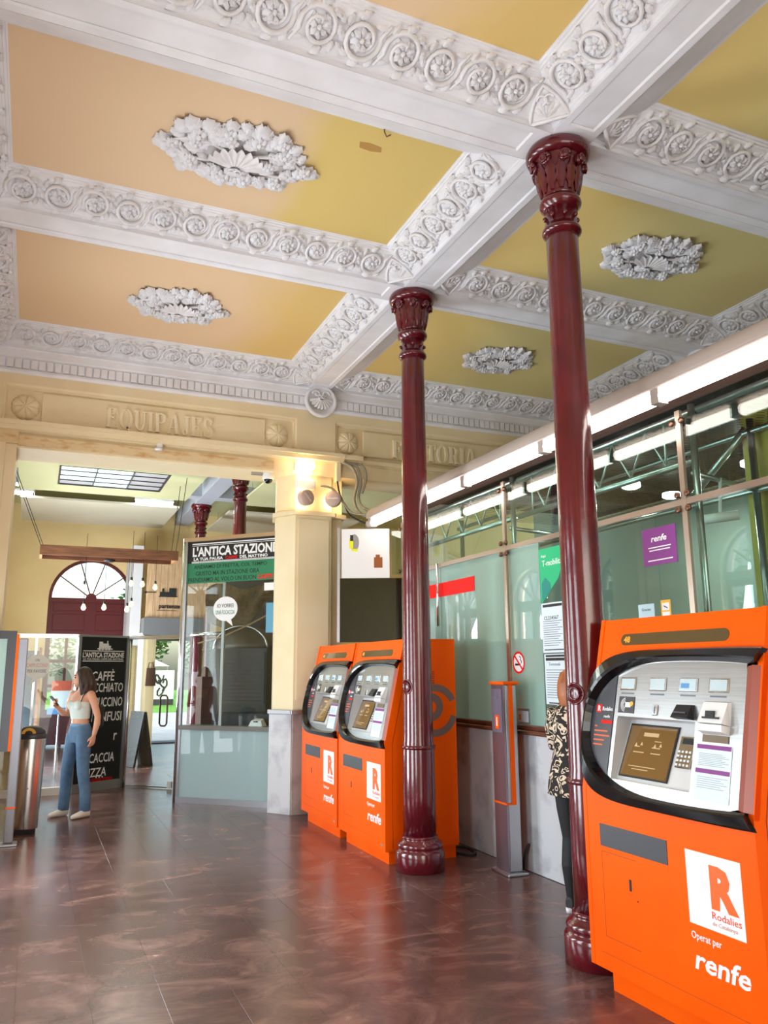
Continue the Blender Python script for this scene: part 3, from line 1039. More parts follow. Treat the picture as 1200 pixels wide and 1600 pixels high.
# ================================================================ COLUMNS
def build_column(label):
    o = empty('cast_iron_column', label=label, cat='column', group='maroon cast iron columns')
    MB().lathe([(.200, 0), (.207, .004), (.207, .150), (.200, .163), (.188, .168), (.185, .176), (.192, .19), (.194, .205), (.188, .22), (.170, .236), (.156, .246), (.152, .254), (.156, .262), (.156, .27), (.142, .28)], 40).build('base', M_maroon, o, True)
    MB().lathe([(.142, .275), (.141, .6), (.138, .985), (.136, 1.02), (.131, 1.06), (.128, 1.4), (.122, 2.3), (.115, 3.4), (.108, 4.3), (.107, 4.9)], 40).build('shaft', M_maroon, o, True)
    MB().lathe([(.136, .975), (.148, .982), (.151, .993), (.148, 1.004), (.134, 1.012)], 40).build('collar', M_maroon, o, True)
    MB().lathe([(.107, 4.53), (.118, 4.545), (.130, 4.55), (.133, 4.565), (.130, 4.58), (.115, 4.59), (.112, 4.61)], 36).build('neck_ring', M_maroon, o, True)
    nk = MB().lathe([(.112, 4.72), (.120, 4.735), (.138, 4.75), (.144, 4.77), (.138, 4.79), (.120, 4.80), (.112, 4.815)], 36).build('neck_ring', M_maroon, o, True)
    st = MB()
    for k in range(8):
        a = 2 * PI * (k + .5) / 8
        st.ball((.112 * math.cos(a), .112 * math.sin(a), 4.66), (.016, .016, .018), None, 8, 5)
    st.build('studs', M_maroon, nk, True)
    cp = MB().lathe([(.108, 4.80), (.116, 4.83), (.122, 4.90), (.134, 4.98), (.152, 5.05), (.170, 5.09), (.176, 5.10)], 36).build('capital', M_maroon, o, True)
    lf = MB()
    lf.leaf((0, 0), PI / 2, .22, .075, .022, None, 3)
    lf = lf.mesh('acanthus_leaf', M_maroon, True)
    vo = MB()
    pts = [(.036 * (1 - q / 20) * math.cos(q * .6), .036 * (1 - q / 20) * math.sin(q * .6), .012 + .001 * q) for q in range(16)]
    vo.tube(pts, [.014 - .0005 * q for q in range(16)], 6)
    vo.lathe([(.036, -.02), (.036, .008), (.02, .012)], 14)
    vo.ball((0, 0, .012), (.024, .024, .018), None, 10, 6)
    vo = vo.mesh('volute', M_maroon, True)
    for k in range(12):
        a = 2 * PI * k / 12
        d = Vector((math.cos(a), math.sin(a), 0))
        t = Vector((-d.y, d.x, 0))
        put('acanthus_leaf', lf, cp, M=frame(d * .118 + Vector((0, 0, 4.835)), t, Vector((0, 0, 1)) + d * .16))
    for k in range(8):
        a = 2 * PI * (k + .5) / 8
        d = Vector((math.cos(a), math.sin(a), 0))
        t = Vector((-d.y, d.x, 0))
        put('volute', vo, cp, M=frame(d * .168 + Vector((0, 0, 5.045)), t, Vector((0, 0, 1))))
    MB().lathe([(.17, 5.085), (.205, 5.10), (.218, 5.12), (.221, 5.15), (.214, 5.165), (.206, 5.182)], 44).build('abacus', M_maroon, o, True)
    em = MB()
    F = Matrix.Identity(4)
    em.lathe([(.066, -.02), (.066, .008), (.058, .012), (.056, .006), (.010, .007)], 28, F)
    for k in range(4):
        em.box((-.05, -.035 + k * .02, 0), (.05, -.027 + k * .02, .011), F)
    em.tube([(.035 * math.cos(q * .5), .035 * math.sin(q * .5), .008) for q in range(14)], .006, 6, F)
    em.v = [(-(.126 + max(q[2], -.006) * .6) * math.cos(q[0] / .127), -(.126 + max(q[2], -.006) * .6) * math.sin(q[0] / .127), 1.5 + q[1]) for q in em.v]
    em.v = [tuple(Matrix.Rotation(R(15), 3, 'Z') @ Vector(q)) for q in em.v]
    em.build('cast_emblem', M_maroon, o, True)
    return o
colA = build_column('maroon cast iron column standing before the second ticket machine')
colA.location = (0, Y_A, 0)
for loc, lab in (((0, 0, 0), 'nearest and largest maroon cast iron column, beside the near ticket machine'),
                 ((0, 9.35, 0), 'maroon column in the cafe with only its capital and shaft above the kiosk sign'),
                 ((0, 13.0, 0), 'farthest maroon column, left of the other cafe column')):
    c = copy_tree(colA)
    c.location = loc
    c['label'] = lab

# ================================================================ TICKET MACHINES
K = .222
NX, NZ = -.9762, .2167
def FP(r_, z, off=0.0):            # point on the sloping upper face (r to the viewer's right)
    return Vector(((z - 1.0) * K + NX * off, -r_, z + NZ * off))
def FF(r_, z, off=0.0):            # frame on the sloping face
    return frame(FP(r_, z, off), (0, -1, 0), (K, 0, 1))
def LF(r_, z, off=0.0):            # frame on the vertical lower face
    return frame((-off, -r_, z), (0, -1, 0), (0, 0, 1))
WH, HT, DP = .585, 1.92, .715
IN = (0.05, 1.345, .62, 1.12, .337, 2.4)
def inside_dist(c, ang, F):
    lo_, hi_ = 0, 2.0
    d = (math.cos(ang), math.sin(ang))
    for _ in range(30):
        mid = (lo_ + hi_) / 2
        if F(c[0] + d[0] * mid, c[1] + d[1] * mid):
            lo_ = mid
        else:
            hi_ = mid
    return (c[0] + d[0] * lo_, c[1] + d[1] * lo_)
def se_test(cx, cz, al, ar, b, n, clip=9):
    def F(r_, z):
        a = ar if r_ > cx else al
        return r_ < clip and (abs(r_ - cx) / a) ** n + (abs(z - cz) / b) ** n < 1
    return F
F_in = se_test(*IN, clip=.50)

def rect_test(r0, r1, z0, z1):
    return lambda r_, z: r0 < r_ < r1 and z0 < z < z1

def build_machine(label):
    o = empty('ticket_machine', label=label, cat='ticket machine', group='orange ticket machines')
    # cabinet: lower box, rear box with sloping front set behind the face, header
    prof = [(0, .10), (DP, .10), (DP, HT), (.2042 + .0, HT), (.2042 - .055, 1.70), (.125, 1.02), (0, 1.0)]
    b = MB()
    n = len(prof)
    hdr = [(0, .105), (DP, .105), (DP, HT), (.2042, HT), ((1.735 - 1) * K, 1.735), ((1.735 - 1) * K + .13, 1.71), (.13, 1.0), (0, 1.0)]
    b.rings([[(x, y, z) for x, z in hdr] for y in (-WH + .03, WH - .03)], True)
    body = b.build('body', M_orange, o)
    # side cheeks, one each side
    ck = [(0.0, .105), (DP + .005, .105), (DP + .005, HT + .004), (.2042 - .002, HT + .004), (0.0, 1.0)]
    for s_ in (-1, 1):
        y0, y1 = (WH - .03, WH) if s_ > 0 else (-WH, -WH + .03)
        c = MB()
        c.rings([[(x - .002, y0, z) for x, z in ck], [(x - .002, y1, z) for x, z in ck]], True)
        cheek = c.build('side_cheek', M_orange, o)
        # inset side panel edge and vents
        g = MB()
        for z in (1.62, 1.60, 1.58, 1.56, 1.54, 1.52, .36, .34, .32, .30, .28, .26):
            yy = (y1 if s_ > 0 else y0)
            g.box((.40, yy - .002, z), (.50, yy + .002, z + .009))
        g.build('vents', mat('vent_shadow', srgb(150, 48, 0), .6), cheek)
        q = MB()
        ln = [(.068, .13), (.068, 1.0), (.262, 1.86)]
        for (xa, za), (xb, zb) in zip(ln[:-1], ln[1:]):
            yy = (y1 if s_ > 0 else y0)
            q.box((min(xa, xb), yy - .0015, min(za, zb)), (min(xa, xb) + .003, yy + .0015, max(za, zb))) if xa == xb else q.add(
                [(xa, yy - .0015, za), (xa + .004, yy - .0015, za), (xb + .004, yy - .0015, zb), (xb, yy - .0015, zb), (xa, yy + .0015, za), (xa + .004, yy + .0015, za), (xb + .004, yy + .0015, zb), (xb, yy + .0015, zb)],
                [(0, 1, 2, 3), (4, 5, 6, 7)])
        q.build('panel_seam', mat('seam_shadow', srgb(120, 36, 0), .6), cheek)
        # grey swirl printed on the side
        sw = MB()
        Fs = frame((.40, (y1 + .001 if s_ > 0 else y0 - .001), 1.28), (1 if s_ < 0 else -1, 0, 0), (0, 0, 1))
        def arc(r0, r1, a0, a1, cx_=0, cz_=0, N=28):
            inn = [(cx_ + r0 * math.cos(a0 + (a1 - a0) * k / N), cz_ + r0 * math.sin(a0 + (a1 - a0) * k / N)) for k in range(N + 1)]
            ou = [(cx_ + r1 * math.cos(a0 + (a1 - a0) * k / N), cz_ + r1 * math.sin(a0 + (a1 - a0) * k / N)) for k in range(N + 1)]
            sw.rings([[(*inn[k], 0), (*ou[k], 0), (*ou[k], .001), (*inn[k], .001)] for k in range(N + 1)], True, Fs)
        mir = 1
        arc(.17, .235, R(25), R(345), .10 * mir, 0)
        arc(.055, .125, R(0), R(360), .06 * mir, .03)
        sw.build('grey_swirl_print', M_mgrey, cheek)
    # plinth, narrower than the body
    MB().box((.04, -WH + .02, 0), (DP - .02, WH - .12, .105)).build('plinth', M_orange, o)
    # front face frame between bezel and edges
    ang = [2 * PI * k / 96 for k in range(96)]
    c0 = (0.0, 1.345)
    T_r = rect_test(-WH, WH, .995, 1.74)
    mid = [inside_dist(c0, a, se_test(.05, 1.345, .64, 1.12, .365, 2.7, clip=.575)) for a in ang]
    out = [inside_dist(c0, a, T_r) for a in ang]
    fr = MB()
    fr.rings([[FP(*p, -.004) for p in mid], [FP(*p, 0) for p in mid], [FP(*p, 0) for p in out], [FP(*p, -.03) for p in out]], False)
    fr.build('front_frame', M_orange, o)
    # fascia: brushed steel plate with a rectangular opening
    RC = (-.355, .212, 1.07, 1.392)
    cc = ((RC[0] + RC[1]) / 2, (RC[2] + RC[3]) / 2)
    inn = [inside_dist(cc, a, rect_test(*RC)) for a in ang]
    ou = [inside_dist(cc, a, F_in) for a in ang]
    fa = MB()
    fa.rings([[FP(*p, .002) for p in inn], [FP(*p, .004) for p in inn], [FP(*p, .004) for p in ou], [FP(*p, -.01) for p in ou]], False)
    fascia = fa.build('fascia', M_steel, o)
    # strip at the right of the fascia, its reflection painted in reddish brown
    rs = MB()
    rs.add([FP(.50, 1.035, .004), FP(.54, 1.03, .018), FP(.54, 1.655, .018), FP(.50, 1.65, .004)], [(0, 1, 2, 3)])
    rs.add([FP(.54, 1.03, .018), FP(.585, 1.03, .0), FP(.585, 1.655, .0), FP(.54, 1.655, .018)], [(0, 1, 2, 3)])
    rs.build('fascia_return', mat('fascia_edge_reflection', srgb(150, 70, 50), .35), o)
    # dark printed strip on the left of the fascia
    dk = [p for p in superell(*IN[:4], IN[4], IN[5], 160) if p[0] < -.386]
    dk = [(-.386, 1.6135)] + [p for p in dk] + [(-.386, 1.0765)]
    D = MB()
    D.rings([[FP(*p, .0055) for p in dk], [FP(*p, .0075) for p in dk]], True)
    ds = D.build('dark_side_strip', M_dgrey, o)
    text('print', 'R', M_white, ds, FF(-.505, 1.425, .0095), ht=.03, bold=.03)
    MB().box((-.022, -.022, 0), (.022, .022, .0015), FF(-.51, 1.425, .0075)).build('print', M_red, ds)
    text('print', 'Rodalies', M_white, ds, FF(-.437, 1.425, .0077), wd=.085, ht=.022, bold=.01)
    text('print', 'renfe', M_white, ds, FF(-.437, 1.385, .0077), wd=.05, ht=.016, bold=.01)
    MB().box((-.045, -.009, 0), (.045, .009, .001), FF(-.435, 1.355, .0077)).build('print', M_red, ds)
    g = MB()
    for k, wd in enumerate((.02, .11, .13, .09, .08)):
        g.box((0, -.004, 0), (wd, .004, .001), FF(-.53, 1.33 - k * .024, .0077))
    g.build('print', mat('orange_print', srgb(226, 96, 40), .5), ds)
    # black swoosh bezel
    no = 72
    outl = superell(.05, 1.345, .665, 1.12, .388, 3.0, 120)
    inl = superell(.05, 1.345, .617, 1.12, .336, 2.4, 120)
    def clipr(pts, rc):
        return [p for p in pts]
    iA = [i for i, p in enumerate(outl) if p[0] < .60]
    # parametrise both outlines by the same angle, keep the stretch left of r=.6
    th0 = R(33)
    seq = []
    for i in range(81):
        t = th0 + (2 * PI - 2 * th0) * i / 80
        def pt(al, ar, b_, n_):
            c, s_ = math.cos(t), math.sin(t)
            a = ar if c > 0 else al
            return (.05 + a * math.copysign(abs(c) ** (2 / n_), c), 1.345 + b_ * math.copysign(abs(s_) ** (2 / n_), s_))
        seq.append(t)
    def curve(cx_, cz_, al, ar, b_, n_, rmax, N=80):
        # points from the right end on top, round the left, to the right end below, spread by r/angle
        pts = []
        for i in range(N + 1):
            f = i / N
            if f < .3:
                r_ = rmax + (cx_ - rmax) * (f / .3)
                t_ = (r_ - cx_) / ar
                pts.append((r_, cz_ + b_ * (1 - abs(t_) ** n_) ** (1 / n_)))
            elif f > .7:
                r_ = cx_ + (rmax - cx_) * ((f - .7) / .3)
                t_ = (r_ - cx_) / ar
                pts.append((r_, cz_ - b_ * (1 - abs(t_) ** n_) ** (1 / n_)))
            else:
                a = PI / 2 + PI * (f - .3) / .4
                c, s_ = math.cos(a), math.sin(a)
                pts.append((cx_ - al * abs(c) ** (2 / n_), cz_ + b_ * math.copysign(abs(s_) ** (2 / n_), s_)))
        return pts
    cI = curve(.05, 1.345, .617, 1.12, .334, 2.4, .545)
    cM = curve(.05, 1.345, .632, 1.12, .347, 2.5, .575)
    cO = curve(.05, 1.345, .650, 1.12, .384, 4.0, .60)
    cB = curve(.05, 1.345, .655, 1.12, .390, 4.0, .60)
    bz = MB()
    bz.rings([[FP(*a, -.004), FP(*a, .012), FP(*m_, .050), FP((m_[0] * .8 + o_[0] * .2), (m_[1] * .8 + o_[1] * .2), .056), FP(*o_, .040), FP(*bb, .034), FP(*bb, -.004)] for a, m_, o_, bb in zip(cI, cM, cO, cB)], True)
    bz.build('black_bezel', M_black, o)
    # header display
    hb = MB()
    out_ = [(-.365 + .031 * math.cos(a), 1.803 + .031 * math.sin(a)) for a in [PI / 2 + PI * k / 10 for k in range(11)]] + [(.345 + .031 * math.cos(a), 1.803 + .031 * math.sin(a)) for a in [-PI / 2 + PI * k / 10 for k in range(11)]]
    hb.rings([[FP(*p, -.001) for p in out_], [FP(*p, .003) for p in out_]], True)
    hd = hb.build('header_display', mat('smoked_display', srgb(92, 76, 48), .1, coat=.6), o)
    text('print', '48', mat('led_amber', srgb(230, 140, 30), .5, emit=srgb(230, 140, 30), es=.6), hd, FF(-.345, 1.803, .0032), wd=.05, ht=.035, bold=.02)
    # screen recess
    def rq(lst, m_, nm, par):
        q = MB()
        for p4 in lst:
            q.add([FP(*p) for p in p4], [(0, 1, 2, 3)])
        return q.build(nm, m_, par)
    tl, tr_, br, bl = (RC[0], RC[3]), (RC[1], RC[3]), (RC[1], RC[2]), (RC[0], RC[2])
    DT, DB = -.095, -.03
    rec = rq([[(*tl, .004), (*tr_, .004), (*tr_, DT), (*tl, DT)], [(*bl, .004), (*bl, DB), (*br, DB), (*br, .004)],
              [(*tl, .004), (*tl, DT), (*bl, DB), (*bl, .004)], [(*tr_, .004), (*br, .004), (*br, DB), (*tr_, DT)],
              [(*tl, DT), (*tr_, DT), (*br, DB), (*bl, DB)]], mat('recess_steel', (.66, .66, .66), .5, metal=.35), 'screen_recess', o)
    def SP(s_, t_, off=0):        # on the recess floor, s,t in 0..1
        z = RC[2] + (RC[3] - RC[2]) * t_
        return FP(RC[0] + (RC[1] - RC[0]) * s_, z, DB + (DT - DB) * t_ + off)
    sc_ = MB()
    sc_.rings([[SP(.035, .07, .002), SP(.665, .07, .002), SP(.665, .93, .002), SP(.035, .93, .002)], [SP(.035, .07, .008), SP(.665, .07, .008), SP(.665, .93, .008), SP(.035, .93, .008)]], True)
    sb = sc_.build('screen_surround', M_blackm, o)
    s2 = MB()
    s2.add([SP(.05, .10, .009), SP(.65, .10, .009), SP(.65, .90, .009), SP(.05, .90, .009)], [(0, 1, 2, 3)])
    s2.build('screen', M_screen, sb)
    ic = MB()
    uF = frame(SP(.05, .10, .0095), SP(.65, .10) - SP(.05, .10), SP(.05, .90) - SP(.05, .10))
    for (x0, z0, x1, z1) in ((.11, .215, .22, .235), (.06, .155, .10, .16), (.06, .125, .14, .13), (.19, .155, .25, .16), (.19, .125, .26, .13), (.05, .05, .25, .054), (.08, .035, .20, .039), (.2, .19, .25, .194)):
        ic.box((x0, z0, 0), (x1, z1, .0006), uF)
    for (x0, z0) in ((.06, .16), (.1, .165), (.2, .16), (.24, .165)):
        ic.add([(x0, z0, .0006), (x0 + .02, z0, .0006), (x0 + .01, z0 + .02, .0006)], [(0, 1, 2)], uF)
    ic.build('screen_text', mat('screen_pale', srgb(190, 160, 120), .4, emit=srgb(190, 160, 120), es=.25), sb)
    kp = MB()
    kF = frame(SP(.80, .50, .003), SP(1, .5) - SP(0, .5), SP(0, 1) - SP(0, 0))
    kp.cbox((-.05, -.06, 0), (.05, .10, .008), .003, kF)
    kpo = kp.build('keypad', M_steel2, o)
    MB().box((-.03, .06, .008), (.04, .09, .010), kF).build('keypad_display', M_blackm, kpo)
    key = MB().cbox((-.008, -.006, 0), (.008, .006, .004), .002).mesh('key', M_whitep)
    for i in range(4):
        for j in range(4):
            put('key', key, kpo, M=kF @ Matrix.Translation((-.036 + i * .024, -.045 + j * .022, .008)))
    # four small lit displays
    for r0, r1 in ((-.351, -.232), (-.126, -.006), (.086, .209), (.282, .40)):
        rr = (r0 + r1) / 2
        p = MB().cbox((-.062, -.034, 0), (.062, .034, .004), .002, FF(rr, 1.563, .004)).build('small_display', M_steel2, o)
        MB().box((-.052, -.026, .004), (.052, .026, .0055), FF(rr, 1.563, .004)).build('display_glass', M_lcd, p)
        MB().box((-.05, -.004, 0), (.05, .004, .0015), FF(rr, 1.512, .004)).build('display_label', M_txt, p)
    bl_ = MB()
    bl_.box((-.045, -.012, .0055), (.01, .012, .0062), FF(.147, 1.558, .004))
    bl_.build('display_graphic', mat('display_blue', srgb(90, 150, 200), .4), o)
    # contactless badge
    ct = MB().box((-.062, -.044, 0), (.062, .044, .003), FF(-.29, 1.452, .004)).build('contactless_badge', M_dgrey, o)
    wv = MB()
    for k, rr in enumerate((.018, .027, .036)):
        wv.tube([(-.01 + rr * math.cos(a), rr * math.sin(a), .004) for a in [PI * .55 + PI * .9 * q / 10 for q in range(11)]], .0022, 4, FF(-.285, 1.452, .004))
    wv.box((-.012, -.013, .003), (.03, .013, .005), FF(-.285, 1.452, .004))
    wv.build('badge_graphic', M_white, ct)
    MB().lathe([(.013, .003), (.013, .006)], 12, FF(-.248, 1.458, .004)).build('badge_hand', M_yellow, ct)
    # coin slot
    cs = MB().cbox((-.02, -.027, 0), (.02, .027, .006), .003, FF(-.068, 1.433, .004)).build('coin_slot', M_steel2, o)
    MB().box((-.0025, -.017, .006), (.0025, .017, .0068), FF(-.068, 1.433, .004)).build('slot', M_blackm, cs)
    # card reader
    cr_ = MB()
    F = FF(.143, 1.432, .004)
    cr_.rings([[(-.057, -.036, 0), (.057, -.036, 0), (.057, .036, 0), (-.057, .036, 0)], [(-.055, -.034, .045), (.055, -.034, .045), (.05, .034, .015), (-.05, .034, .015)]], True, F)
    cro = cr_.build('card_reader', M_blackm, o)
    MB().box((-.04, -.012, .036), (.04, -.004, .042), F).build('card_slot', M_dgrey, cro)
    # receipt and note unit
    pn = MB()
    F = FF(.345, 1.40, .004)
    pn.rings([[(-.08, -.02, 0), (.08, -.02, 0), (.08, .092, 0), (-.08, .092, 0)], [(-.074, -.016, .05), (.074, -.016, .05), (.074, .085, .018), (-.074, .085, .018)]], True, F)
    pn.rings([[(-.08, -.062, 0), (.08, -.062, 0), (.08, -.022, 0), (-.08, -.022, 0)], [(-.074, -.052, .045), (.074, -.052, .045), (.074, -.022, .05), (-.074, -.022, .05)]], True, F)
    pno = pn.build('note_unit', M_whitep, o)
    MB().box((-.03, .01, .040), (.022, .04, .048), F).build('note_mouth', M_blackm, pno)
    MB().box((-.045, .004, .046), (.055, .012, .052), F).build('note_lip', M_blackm, pno)
    MB().box((-.078, -.098, .0), (.078, -.064, .004), F).build('ticket_mouth', mat('bronze_slot', srgb(110, 92, 66), .3), pno)
    # instruction sheet
    ish = MB().box((-.105, -.125, 0), (.105, .125, .0015), FF(.343, 1.168, .0045)).build('instruction_sheet', M_paper, o)
    for dz in (.115, .008):
        MB().box((-.105, -.010, .0015), (.10, .010, .0025), FF(.343, 1.168 + dz, .0045)).build('purple_heading', M_purple, ish)
    g = MB()
    for k in range(14):
        z = .085 - k * .0075 if k < 8 else -.02 - (k - 8) * .0095
        g.box((-.09, z, .0015), (.07 + .02 * ((k * 7) % 3 - 1), z + .003, .002), FF(.343, 1.168, .0045))
    g.build('sheet_text', mat('pale_ink', srgb(160, 172, 182), .6), ish)
    # ---- lower front
    ty = MB().box((-.25, -.056, -.002), (.25, .056, .003), LF(-.203, .775)).build('collection_tray', M_dgrey, o)
    lk = MB().cbox((-.008, -.028, 0), (.008, .028, .004), .002, LF(-.234, .565)).build('lock_slot', M_blackm, o)
    MB().lathe([(.004, 0), (.004, .002)], 8, LF(-.185, .50)).build('keyhole', M_blackm, lk)
    sm = MB()
    for (u0, v0, u1, v1) in ((-.45, .27, -.18, .272), (-.45, .69, -.18, .692), (-.45, .27, -.448, .692)):
        sm.box((u0, v0, 0), (u1, v1, .0006), LF(0, 0))
    sm.build('hatch_seam', mat('seam_shadow', srgb(120, 36, 0), .6), o)
    lg = MB().box((-.161, -.159, 0), (.161, .159, .0015), LF(.3265, .659)).build('logo_panel', M_white, o)
    Mo = mat('logo_orange', srgb(244, 100, 14), .45)
    text('print', 'R', Mo, lg, LF(.384, .683, .0016), wd=.155, ht=.185, bold=.055)
    text('print', 'Rodalies', mat('rodalies_print', srgb(226, 78, 36), .5), lg, LF(.388, .565, .0016), wd=.165, ht=.03, bold=.004)
    text('print', 'de Catalunya', mat('pale_red_print', srgb(214, 150, 140), .5), lg, LF(.375, .528, .0016), wd=.14, ht=.022)
    text('print', 'Operat per', M_white, o, LF(.258, .447, .0008), wd=.178, ht=.042, bold=.008)
    text('brand_print', 'renfe', M_white, o, LF(.335, .352, .0008), wd=.315, ht=.088, bold=.022, shear=.18)
    MB().box((-.02, -.008, 0), (.03, .008, .001), LF(.5, .15)).build('maker_plate', M_alu, o)
    MB().box((0, -.0007, -.0005), (1.0, .0007, .0006), LF(-.5, .185)).build('hem_seam', mat('seam_shadow', srgb(120, 36, 0), .6), o)
    return o
m3 = build_machine('large orange ticket machine at the right edge, nearest to the viewer')
m3.location = (-.24, -.81, 0)
m2 = copy_tree(m3)
m2.location = (-.207, 3.205, 0)
m2['label'] = 'orange ticket machine directly behind the far maroon column'
m1 = copy_tree(m3)
m1.location = (-.207, 4.42, 0)
m1['label'] = 'orange ticket machine against the cream pier, farthest of the three'

# ================================================================ HELP POINT POST
hp = empty('help_point', (.62, 1.965, 0), R(-3), label='slim aluminium help point post with orange edge before the ticket office', cat='help point')
MB().cbox((-.09, -.15, 0), (.10, .15, .022), .006).build('foot_plate', M_alu, hp)
MB().box((-.060, -.105, .02), (-.045, .105, 1.52)).build('front_plate', mat('satin_front_plate', (.34, .28, .32), .3, metal=.8), hp)
MB().cbox((-.045, -.10, .02), (.075, .115, 1.52), .012).build('core', M_alu, hp)
MB().box((-.006, -.113, .545), (.028, -.098, 1.52)).build('orange_edge', M_orange, hp)
MB().box((-.063, -.108, .545), (-.0, .108, .56)).build('orange_line', M_orange, hp)
MB().cbox((-.07, -.12, 1.515), (.085, .125, 1.54), .005).build('orange_cap', M_orange, hp)
HF = lambda z, y=0, off=.0: frame((-.061 - off, -y, z), (0, -1, 0), (0, 0, 1))
ip = MB().box((-.088, -.21, 0), (.088, .15, .006), HF(1.33)).build('intercom_panel', mat('intercom_grey', srgb(132, 122, 140), .35, metal=.4), hp)
g = MB()
for i in range(5):
    for j in range(7):
        g.box((-.018 + i * .009, .02 + j * .012, .006), (-.013 + i * .009, .028 + j * .012, .007), HF(1.30))
g.build('speaker_grille', M_txt, ip)
MB().lathe([(.03, .006), (.03, .009)], 20, HF(1.43)).build('camera_lens', mat('lens_grey', srgb(110, 104, 120), .2), ip)
ib = MB().box((-.033, -.055, .006), (.033, .055, .010), HF(1.205, .005)).build('call_button', M_orange, ip)
text('info_letter', 'i', M_white, ib, HF(1.208, .005, .0105), ht=.075, bold=.03)
cb = MB()
cb.tube([(.12, -.02, .02), (.13, -.03, .12), (.15, -.05, .2), (.165, -.05, .22)], .012, 6)
cb.build('cable', M_blk_cable, hp, True)

# ================================================================ TICKET OFFICE
XO = .80
Yp = [-4.58, -2.34, -.105, 2.13, 4.37]
mar = empty('ticket_office_front', (XO, 0, 0), label='marble counter front of the glazed ticket office', cat='counter')
edges = [-5.2, -3.9, -2.7, -1.5, -.3, .55, 1.15, 1.75, 2.25, 3.15, 4.37]
for a, b_ in zip(edges[:-1], edges[1:]):
    MB().cbox((0, a + .001, 0), (.05, b_ - .001, 1.10), .002).build('marble_panel', M_marble, mar)
MB().cbox((-.055, -5.2, 1.10), (.12, 4.40, 1.135), .008).build('wood_ledge', M_wood, mar)
MB().cbox((-.02, -5.2, 1.135), (.06, 4.40, 1.175), .006).build('wood_upstand', M_wood, mar)
frm = empty('glazing_frame', (XO, 0, 0), label='satin steel frame holding the ticket office glass', cat='frame')
for y in Yp:
    p = MB().box((-.012, y - .022, 1.17), (.012, y + .022, 3.36)).build('post', M_copper, frm)
    MB().tube([(.07, y - .05, 1.17), (.07, y - .05, 3.4)], .024, 10).build('rear_tube', M_galv, p, True)
    for z in (2.73 - .05, 2.73 + .05, 3.28):
        for s_ in (-1, 1):
            k = MB()
            k.lathe([(.022, 0), (.022, .016), (.012, .02)], 14, frame((-.014, y + s_ * .045, z), (0, -1, 0), (0, 0, 1)))
            k.build('bolt_clamp', mat('clamp_bronze', srgb(120, 88, 70), .3, metal=.8), p, True)
for a, b_ in zip(Yp[:-1], Yp[1:]):
    MB().box((-.01, a + .02, 2.71), (.012, b_ - .02, 2.752)).build('rail', M_copper, frm)
def pane(y0, y1, z0, z1, m, label):
    return MB().box((XO + .012, y0 + .003, z0), (XO + .022, y1 - .003, z1)).build('window_%d' % pane.n, m, kind='structure', label=label)
pane.n = 0
def P(y0, y1, z0, z1, m, label):
    pane.n += 1
    pane(y0, y1, z0, z1, m, label)
P(2.155, 3.44, 1.176, 2.71, G_frost, 'frosted green pane behind the red stripe')
P(3.44, 4.345, 1.176, 2.71, G_frost, 'frosted green pane beyond the steel pull bar')
P(1.62, 2.105, 1.176, 2.71, G_frost, 'frosted pane beside the no smoking sign')
P(.2, 1.62, 1.176, 2.71, G_office, 'clear office pane behind the timetable sheets')
P(-.08, .2, 1.176, 2.71, G_office, 'narrow clear office pane by the yellow notice')
P(-2.315, -.13, 1.176, 2.71, G_office, 'clear office pane above the near ticket machine')
P(-4.55, -2.365, 1.176, 2.71, G_office, 'clear office pane outside the view')
for k, (a, b_) in enumerate(zip(Yp[:-1], Yp[1:])):
    P(a + .025, b_ - .025, 2.755, 3.33, G_office, 'upper clear pane of the ticket office ' + ('behind the viewpoint', 'above the near ticket machine', 'right of the near column', 'between the two columns')[k])
MB().tube([(XO - .03, 3.44, 2.09), (XO - .03, 3.44, 2.75)], .013, 8).build('pull_bar', M_steel2, smooth=True, label='vertical steel pull bar across the red stripe', cat='handle')
# tubular trusses behind the glass
for k, (a, b_) in enumerate(zip(Yp[:-1], Yp[1:])):
    if k == 0:
        continue
    t = empty('tube_truss', (.95, 0, 0), label=('tubular truss over the near ticket machine', 'tubular truss with zigzag rods right of the near column', 'tubular truss with zigzag rods between the columns')[k - 1], cat='truss', group='tubular trusses of the ticket office')
    MB().tube([(0, a + .03, 3.385), (0, b_ - .03, 3.385)], .026, 10).build('top_tube', M_galv, t, True)
    if k == 1:
        MB().tube([(.95, .32, 3.48), (.93, .87, 3.07)], .03, 10).build('brace', M_galv, t, True)
        continue
    MB().tube([(0, a + .03, 3.035), (0, b_ - .03, 3.035)], .026, 10).build('bottom_tube', M_galv, t, True)
    y = a + .30
    hi = True
    first = True
    n = 9
    st = (b_ - a - .55) / n
    pts = [(0, y, 3.055), (0, y, 3.36)]
    MB().tube(pts, .008, 6).build('rod', M_galv, t, True)
    for q in range(n):
        z0, z1 = (3.055, 3.36) if q % 2 == 0 else (3.36, 3.055)
        MB().tube([(0, y, z0), (0, y + st, z1)], .008, 6).build('rod', M_galv, t, True)
        y += st
    MB().tube([(0, b_ - .25, 3.055), (0, b_ - .25, 3.36)], .008, 6).build('rod', M_galv, t, True)
